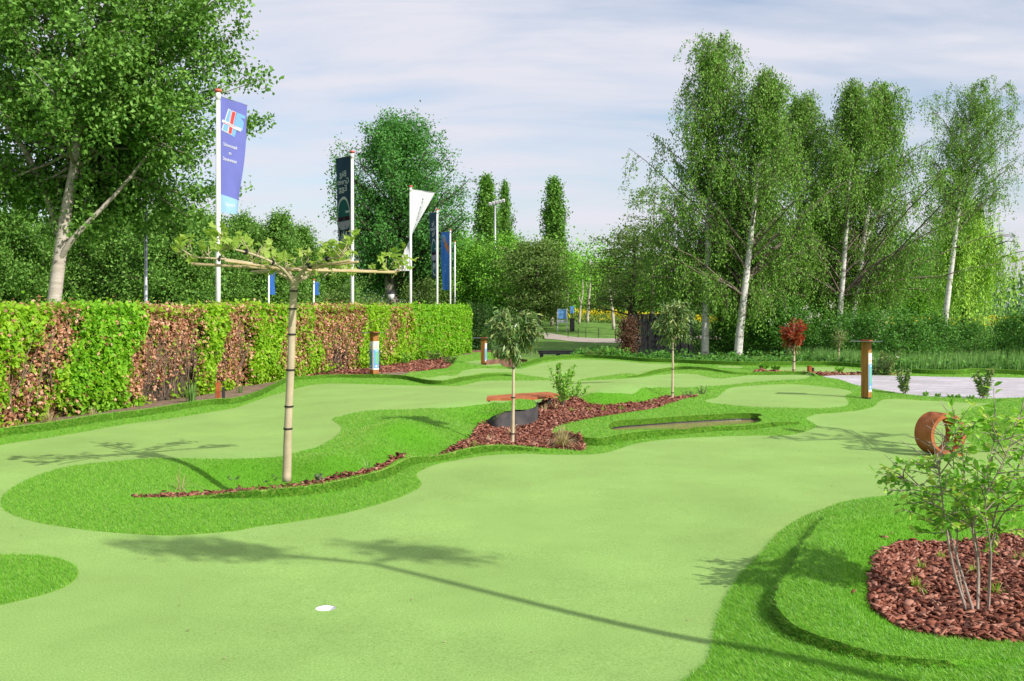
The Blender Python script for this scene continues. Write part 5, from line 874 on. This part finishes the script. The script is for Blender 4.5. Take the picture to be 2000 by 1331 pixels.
def flagpole(label, px, ytop, Y_, r=.05):
    q = PD(px, ytop, Y_); h = q[2] + .1; t = thing('flagpole', label, 'flagpole', (q[0], Y_, -.1), 0, 'white banner poles')
    part('pole', tube([(0, 0, 0), (0, 0, h * .5), (0, 0, h)], [r * 1.05, r, r * .85], 14), MATS['pole_white'], t, True); part('top_ring', tube([(0, 0, h - .16), (0, 0, h - .02)], r * 1.06, 14), MATS['pole_white'], t, True)
    part('cap', lathe([(r * .8, h - .005), (r * 1.5, h), (r * 1.5, h + .045), (r * .9, h + .06), (.001, h + .062)], 14), MATS['cap_red'], t, True); part('base_sleeve', tube([(0, 0, 0), (0, 0, .35)], r * 1.25, 14), MATS['pole_grey'], t, True); return q
def textgeo(s, size, bold=0.0):
    cu = bpy.data.curves.new('t', 'FONT'); cu.body = s; cu.size = size; cu.align_x = 'CENTER'; cu.align_y = 'CENTER'; cu.offset = bold; cu.resolution_u = 3; o = bpy.data.objects.new('t', cu); C.objects.link(o)
    dg = bpy.context.evaluated_depsgraph_get(); me = bpy.data.meshes.new_from_object(o.evaluated_get(dg)); v = np.array([tuple(p.co)[:2] for p in me.vertices]).reshape(-1, 2); f = [tuple(p.vertices) for p in me.polygons]
    bpy.data.objects.remove(o); bpy.data.curves.remove(cu); bpy.data.meshes.remove(me); return v, f
def strip(p, wd):
    """ribbon of width wd along a 2D line"""
    p = curve(np.column_stack([np.asarray(p, float), np.zeros(len(p))]), n=5)[:, :2]; t = np.gradient(p, axis=0); t /= np.linalg.norm(t, axis=1)[:, None] + 1e-9; n_ = np.stack([-t[:, 1], t[:, 0]], 1) * wd / 2; m = len(p)
    return np.concatenate([p - n_, p + n_]), [(i, i + 1, m + i + 1, m + i) for i in range(m - 1)]
def poly2(p): 
    p = np.asarray(p, float); return p, [tuple(range(len(p)))]
def banner(label, q, d0, d1, Wd, Ht, mat, seed=1, amp=.035, cross=None, group='tall banners on the white poles', gap=.06, taper=0.0, top=.07):
    """q: pole top; d0, d1: horizontal direction of the free edge at top and bottom"""
    ph = seed * 1.7
    def S(u, v, off=0.0):                                        # u 0..1 from the pole, v 0..1 downwards
        d = A(d0[0], d0[1], 0) * (1 - v) + A(d1[0], d1[1], 0) * v; d = d / (np.linalg.norm(A(d0[0], d0[1], 0)) + 1e-9); wv = amp * math.sin(u * 5.2 + v * 3.0 + ph) * (.25 + v) * u + amp * .5 * math.sin(u * 9 - v * 7 + ph) * u
        n_ = A(d0[1], -d0[0], 0); n_ = n_ / np.linalg.norm(n_); sg = -1 if n_[1] > 0 else 1; n_ = n_ * sg
        s0 = A(d0[0], d0[1], 0); s0 /= np.linalg.norm(s0)
        return A(*q) + s0 * gap * (1 if cross is None else (1 - v * .9)) + d * (u * Wd * (1 - taper * v)) + A(0, 0, -top - v * Ht - .03 * u * math.sin(v * 3)) + n_ * (wv + off)
    t = thing('banner', label, 'banner', tuple(q), 0, group); nu, nv_ = 14, 40; g = [S(i / nu, j / nv_) - A(*q) for j in range(nv_ + 1) for i in range(nu + 1)]
    f = [(j * (nu + 1) + i, j * (nu + 1) + i + 1, (j + 1) * (nu + 1) + i + 1, (j + 1) * (nu + 1) + i) for j in range(nv_) for i in range(nu)]; o = obj('cloth', g, f, mat, t, True)
    a = S(0, 0) - A(*q); b = S(1.02, 0) - A(*q); part('top_arm', tube([a - (b - a) * .05, b], .009, 6), MATS['pole_grey'], t)
    def pr(name, geo, mat_, mirror=False, off=.006):
        bm = bmesh.new(); vs2 = []                                # print lies on the cloth: split long edges so it follows the folds
        for x, y_ in geo[0]: vs2.append(bm.verts.new((x, y_, 0)))
        for fc in geo[1]:
            try: bm.faces.new([vs2[i] for i in fc])
            except ValueError: pass
        if len(geo[1]) < 40: bmesh.ops.triangulate(bm, faces=bm.faces[:]); bmesh.ops.subdivide_edges(bm, edges=[e for e in bm.edges if e.calc_length() > .12], cuts=2, use_grid_fill=True)
        for v in bm.verts: u_ = v.co.x if not mirror else 1 - v.co.x; v.co = Vector(S(min(1.0, max(0, u_)), v.co.y, off) - A(*q))
        me = bpy.data.meshes.new(name); bm.to_mesh(me); bm.free(); me.materials.append(mat_); o2 = bpy.data.objects.new(name, me); C.objects.link(o2); o2.parent = t; return o2
    return t, pr
def fit(geo, cu, cv_, su, sv, rot=0.0):
    """place 2D print geometry (x right, y up) on banner space (u right, v down)"""
    v = geo[0]; c, s = math.cos(rot), math.sin(rot); x = v[:, 0] * c - v[:, 1] * s; y_ = v[:, 0] * s + v[:, 1] * c
    return np.column_stack([cu + x * su, cv_ - y_ * sv]), geo[1]
PX = [(426, 180, 20.95), (688, 299, 29.2), (802, 366, 37.6), (854, 411, 46.6), (879.5, 450, 58.7), (888.5, 473, 69.3)]
PL = ['tallest looking white banner pole, leftmost, with the violet banner', 'white pole of the large dark egg banner', 'white pole of the twisted white banner', 'white pole of the small dark egg banner', 'white pole of the blue banner with orange streak', 'farthest white pole, half hidden behind the blue banner pole']
QP = [flagpole(PL[i], *PX[i]) for i in range(6)]
# 1 violet banner
t, pr = banner('violet blue banner with letter logo and pale blue foot, leftmost pole', QP[0], (.31, .90), (.20, .58), 1.0, 2.38, MATS['cloth_violet'], 1)
pr('foot_field', ([(0, .845), (.35, .85), (.7, .865), (1, .87), (1, 1), (.7, 1), (.35, 1), (0, 1)], [(0, 1, 6, 7), (1, 2, 5, 6), (2, 3, 4, 5)]), MATS['cloth_sky'], off=.004)
for k, (pp_, mt, of) in enumerate((([(.30, .085), (.42, .09), (.30, .30), (.05, .29)], 'print_white', .006), ([(.33, .092), (.40, .095), (.28, .29), (.09, .283)], 'print_lightblue', .009), ([(.44, .09), (.60, .095), (.48, .305), (.30, .30)], 'print_white', .006), ([(.46, .096), (.58, .10), (.46, .298), (.33, .294)], 'print_red', .009), ([(.62, .095), (.94, .105), (.90, .135), (.75, .13), (.73, .16), (.88, .165), (.84, .245), (.66, .24), (.60, .315), (.48, .31)], 'print_lightblue', .006), ([(.08, .195), (.80, .225), (.77, .255), (.05, .22)], 'print_white', .012))): pr('logo', poly2(pp_), MATS[mt], off=of)
pr('ribbon_text', fit(textgeo('SCHOONMAAK', .1), .43, .224, .86, .2, -.0), MATS['print_red'], off=.015)
for s_, cv_, w_ in (('Schoonmaak', .405, .115), ('en', .468, .12), ('Dienstverlening', .53, .095)): pr('lettering', fit(textgeo(s_, 1, .02), .42, cv_, w_, .042), MATS['print_white'], off=.009)
pr('foot_lettering', fit(textgeo('Olympic', 1, .015), .48, .925, .13, .045), MATS['print_white'], off=.009)
# 2 and 4 dark banners with the egg grill, seen from behind: mirrored
def egg_banner(label, q, d0, d1, Wd, Ht, seed):
    t, pr = banner(label, q, d0, d1, Wd, Ht, MATS['cloth_teal'], seed, amp=.03)
    for s_, cv_, w_ in (('Big', .17, .34), ('Green', .245, .30), ('Egg', .315, .36)): pr('lettering', fit(textgeo(s_, 1, .012), .52, cv_, w_, .085), MATS['print_white'], False)
    e = [(.5 + .44 * math.sin(a) * (1 + .12 * math.cos(a)), .685 - .275 * math.cos(a)) for a in np.linspace(-math.pi, math.pi, 40)]
    pr('egg_body', poly2(e[:-1]), MATS['print_teal'], False, .005); pr('egg_outline', strip(e, .028), MATS['print_white'], False, .01)
    pr('egg_lid_band', poly2([(.08, .60), (.92, .60), (.95, .64), (.05, .64)]), MATS['print_plum'], False, .008); pr('egg_window', poly2([(.07, .645), (.93, .645), (.90, .70), (.72, .73), (.28, .73), (.10, .70)]), MATS['print_lilac'], False, .008)
    pr('egg_belt', poly2([(.10, .735), (.9, .735), (.92, .77), (.08, .77)]), MATS['print_plum'], False, .008)
    for k in range(3): pr('flame_mark', strip([(.28 + .17 * k, .78), (.34 + .17 * k, .80), (.28 + .17 * k, .825), (.34 + .17 * k, .85)], .07), MATS['print_white'], False, .011)
    pr('thermometer', poly2([(.12, .545), (.36, .545), (.36, .565), (.12, .565)]), MATS['print_white'], False, .011)
egg_banner('large dark teal banner with mirrored lettering and egg drawing', QP[1], (-.55, .62), (-.46, .5), .82, 2.85, 2)
# 3 white banner, twisted round the pole
t, pr = banner('white banner twisted across its pole', QP[2], (.82, 1.25), (-.62, -.5), 1.38, 3.0, MATS['cloth_white'], 3, amp=.05, cross=True)
tg, tf = textgeo("GEDREVEN, SINDS '74", 1, .01); ext = tg[:, 0].max() - tg[:, 0].min(); pr('lettering', (np.column_stack([.56 - (tg[:, 1]) * .13 * -1, .42 - tg[:, 0] / ext * .66]), tf), MATS['print_grey'], off=.008)
pr('logo', fit(textgeo('C', 1, .03), .3, .93, .2, .05), MATS['print_grey'], off=.008)
egg_banner('small dark teal banner with mirrored lettering, right of the white banner', QP[3], (-.42, .8), (-.2, .4), .9, 3.0, 4)
# 5, 6 blue banners
t, pr = banner('blue banner with orange streak, right of the small dark one', QP[4], (-.50, .6), (-.44, .55), .86, 3.35, MATS['cloth_blue'], 5); pr('streak', strip([(.75, .10), (.45, .14), (.55, .20), (.3, .26), (.12, .34)], .12), MATS['print_orange']); pr('swirl', strip([(.85, .08), (.6, .07), (.45, .11), (.65, .15)], .05), MATS['print_lightblue'], off=.009); pr('lettering', fit(textgeo('golf', 1), .5, .62, .3, .1, 1.57), MATS['print_lightblue']); pr('foot_lettering', fit(textgeo('open', 1), .5, .92, .3, .03), MATS['print_lightblue'])
banner('blue banner half hidden behind the farthest pole', QP[5], (-.15, .8), (-.12, .7), .7, 2.9, MATS['cloth_blue'], 6)
# two slim far poles with blue flags behind the plane tree
for px, yt, Y_, lab, lab2 in ((525, 522, 40, 'thin grey pole with blue flag left of the plane trunk', 'narrow blue flag left of the plane trunk'), (613, 548, 44, 'thin blue pole right of the plane trunk', 'narrow blue flag right of the plane trunk')):
    q = flagpole(lab, px, yt, Y_, .035); banner(lab2, q, (.10, .3), (.08, .3), .4, 1.0 if px < 600 else .55, MATS['cloth_blue'], 7, amp=.02, group='narrow blue flags')
# ------------------------------------------------------------------ masts, lantern, boards
q = PD(285, 398, 27); t = thing('lamp_mast', 'slim grey lamp mast behind the hedge with a white sign at its foot', 'lamp post', (q[0], 27, -.1)); h = q[2] + .1
part('mast', tube([(0, 0, 0), (0, 0, 1.2), (0, 0, h)], [.062, .052, .032], 12), MATS['pole_grey'], t, True); part('lamp_head', box((.02, -.12, h), (.10, .34, .06), 0, .015), MATS['pole_grey'], t); sb = part('sign_box', box((.06, -.085, 1.72), (.22, .05, .16), 0, .006), MATS['pole_white'], t); part('keyhole_mark', tube([(.10, -.112, 1.72), (.10, -.116, 1.72)], .02, 10), MATS['black_metal'], sb)
q = PD(967, 392, 84); t = thing('floodlight_mast', 'tall thin floodlight mast between the tall poplars', 'floodlight', (q[0], 84, G)); h = q[2] - G
part('mast', tube([(0, 0, 0), (0, 0, h)], [.13, .07], 10), MATS['pole_grey'], t, True); part('crossarm', tube([(-.45, 0, h - .45), (.75, 0, h - .1)], .04, 6), MATS['pole_grey'], t)
for k in range(5): fl = part('floodlight', box((-.4 + .27 * k, -.1, h - .3 + .07 * k), (.24, .16, .26), .2, .02), MATS['pole_white'], t); part('lens', box((-.4 + .27 * k, -.19, h - .32 + .07 * k), (.18, .012, .18), .2), MATS['plate_steel'], fl)
q = PD(764, 572, 34); t = thing('lantern', 'black garden lantern with white globe in front of the dark round tree', 'lamp post', (q[0], 34, -.2)); h = q[2] + .2
part('post', lathe([(.09, 0), (.09, .3), (.04, .4), (.04, h - .3), (.07, h - .26), (.03, h - .24)], 10), MATS['black_metal'], t, True); part('globe', lathe([(.02, h - .24), (.10, h - .16), (.11, h - .08), (.09, h - .02)], 10), MATS['pole_white'], t, True); part('hood', lathe([(.14, h - .03), (.13, h), (.05, h + .05), (.001, h + .08)], 10), MATS['black_metal'], t, True)
def board(label, px, py, Y_, w_, h_, hz, full=True):
    x = PD(px, 600, Y_)[0]; z = gzz(x, Y_); t = thing('notice_board', label, 'notice board', (x, Y_, z), 0, 'blue boards on the far lawn'); part('panel', box((0, 0, hz), (w_, .06, h_), 0, .01), MATS['panel_blue'], t)
    if full:
        for s_ in (-1, 1): part('leg', box((s_ * w_ * .46, 0, (hz + h_ / 2) / 2), (.06, .07, hz + h_ / 2)), MATS['pole_grey'], t)
        part('text_field', box((0, -.036, hz - h_ * .75), (w_ * .8, .02, h_ * .3)), MATS['pole_grey'], t); part('top_strip', box((0, -.034, hz + h_ * .42), (w_ * .8, .006, h_ * .06)), MATS['panel_sky'], t)
    else: part('bin', box((0, 0, .42), (w_ * 1.1, .3, .84), 0, .03), MATS['black_metal'], t); part('post', box((0, .04, hz / 2), (.06, .05, hz)), MATS['black_metal'], t)
    return t
board('blue notice board on two grey legs on the far lawn', 1098, 645, 64, .62, .62, 1.1); board('small blue sign above a black bin, right of the notice board', 1117.5, 640, 64, .26, .45, 1.35, False)
for k, px in enumerate((1110, 1130, 1145, 1170, 1203)):
    x = PD(px, 600, 58.9)[0]; tag(obj('stake', *tube([(x, 59.2, gzz(x, 59.2)), (x, 59.2, gzz(x, 59.2) + .55)], .022, 6), MATS['black_metal']), ['thin dark stake below the notice boards', 'thin dark stake, second from the left beside the path', 'thin dark stake, middle of the path edge row', 'thin dark stake, fourth from the left at the path edge', 'thin dark stake nearest the brown shrub'][k], 'stake', 'thin stakes along the far path')
# footbridge
t = thing('footbridge', 'low dark timber footbridge over the ditch behind the course', 'footbridge', (PD(1122, 600, 37.2)[0], 37.2, -.42)); L_ = 2.6
part('deck', box((0, 0, .02), (L_, 1.6, .1)), MATS['timber_dark_shaded'] if 'timber_dark_shaded' in MATS else surf('timber_dark_shaded', [(.004, .0045, .006), (.010, .011, .013), (.02, .02, .02)], scale=6, rough=.8, bump=.4, stretch=(1, 1, .2)), t)  # black timber, darkened further to stand in for tree shade on the screen
for s_ in (-1, 1):
    for k in range(5): part('post', box((-L_ * .46 + L_ * .23 * k, s_ * .76, .17), (.09, .07, .34)), MATS['timber_dark_shaded'], t)
    part('rail', box((0, s_ * .76, .37), (L_ * 1.02, .1, .06)), MATS['timber_dark_shaded'], t)
for k in range(12): part('plank', box((-L_ / 2 + L_ / 12 * (k + .5), 0, .085), (L_ / 12 - .015, 1.45, .03)), MATS['timber_dark_shaded'], t)
# black timber screen; shade of the trees is put into its colour
t = thing('screen_fence', 'tall black timber screen behind the far standard tree', 'fence', (PD(1236, 600, 40)[0], 40.3, -.4)); n = 15
for k in range(n):
    w_ = 2.4 / n; part('board', box((w_ * (k + .5), (k % 2) * .03, .86 + .02 * math.sin(k * 3.3)), (w_ - .012, .025, 1.72), 0, .003), MATS['timber_dark_shaded'], t)
for k in range(3): part('post', box((.1 + 1.1 * k, .09, .86), (.09, .09, 1.7)), MATS['timber_dark_shaded'], t)
part('rail', box((1.2, .055, .45), (2.4, .03, .08)), MATS['timber_dark_shaded'], t); part('rail', box((1.2, .055, 1.35), (2.4, .03, .08)), MATS['timber_dark_shaded'], t)
part('side_return', box((.02, .7, .86), (.03, 1.3, 1.72)), MATS['timber_dark_shaded'], t)
# fountain in the pond beyond
t = thing('fountain', 'white fountain spray seen between the dark trunk and the willow', 'fountain', (PD(1722, 600, 60)[0], 60, -.6)); m = 1500; hh = rng.random(m) ** .7; r_ = (.12 + .75 * (1 - hh)) * rng.random(m) ** .5; a = rng.uniform(0, 6.28, m)
obj('spray', *leafgeo(np.stack([r_ * np.cos(a), r_ * np.sin(a), hh * 2.6], 1), .07, .5, d=rng.normal(size=(m, 3)) * .3 + A(0, 0, 1)), LM['white'], t); part('nozzle', lathe([(.12, 0), (.12, .12), (.05, .2), (.001, .21)], 10), MATS['black_metal'], t)
# tall young tree just outside the lower right corner: its shadow crosses the foreground green
kx, ky = math.sin(SUN_AZ) / math.tan(SUN_EL), math.cos(SUN_AZ) / math.tan(SUN_EL)
def cast(px, py, h): s = P(px, py); return A(s[0] + kx * h, s[1] + ky * h, h)
J = cast(735, 1101, 4.5); s0, s1 = P(735, 1101), P(1500, 1283); base = s0 + (s1 - s0) * 1.95; base[2] = dropz(base[0], base[1]) - .03
t = thing('tall_young_tree', 'tall young tree past the lower right edge, its soft trunk shadow crossing the green', 'tree', base); wood = [tube(curve([A(0, 0, 0), (J - base) * .5, J - base], n=6), np.linspace(.045, .03, 13), 9)]; cs = []
for ctr_, sp, n_ in ((cast(400, 1067, 5.0), A(.22, .08, .17), 420), (cast(795, 1073, 5.0), A(.17, .08, .15), 330), (cast(470, 1078, 4.9), A(.15, .07, .11), 120), (cast(860, 1085, 4.9), A(.12, .08, .12), 90), (cast(330, 1071, 5.1), A(.16, .07, .12), 140)):
    wood.append(tube(limb(J - base, ctr_ - base, .1, 6), np.linspace(.02, .006, 6), 6)); cs.append(ctr_ - base + np.clip(rng.normal(size=(n_, 3)), -1.9, 1.9) * sp)
part('trunk', join(*wood), MATS['bark_young'], t, True); obj('crown', *leafgeo(np.concatenate(cs), .075), LM['fresh'], t)
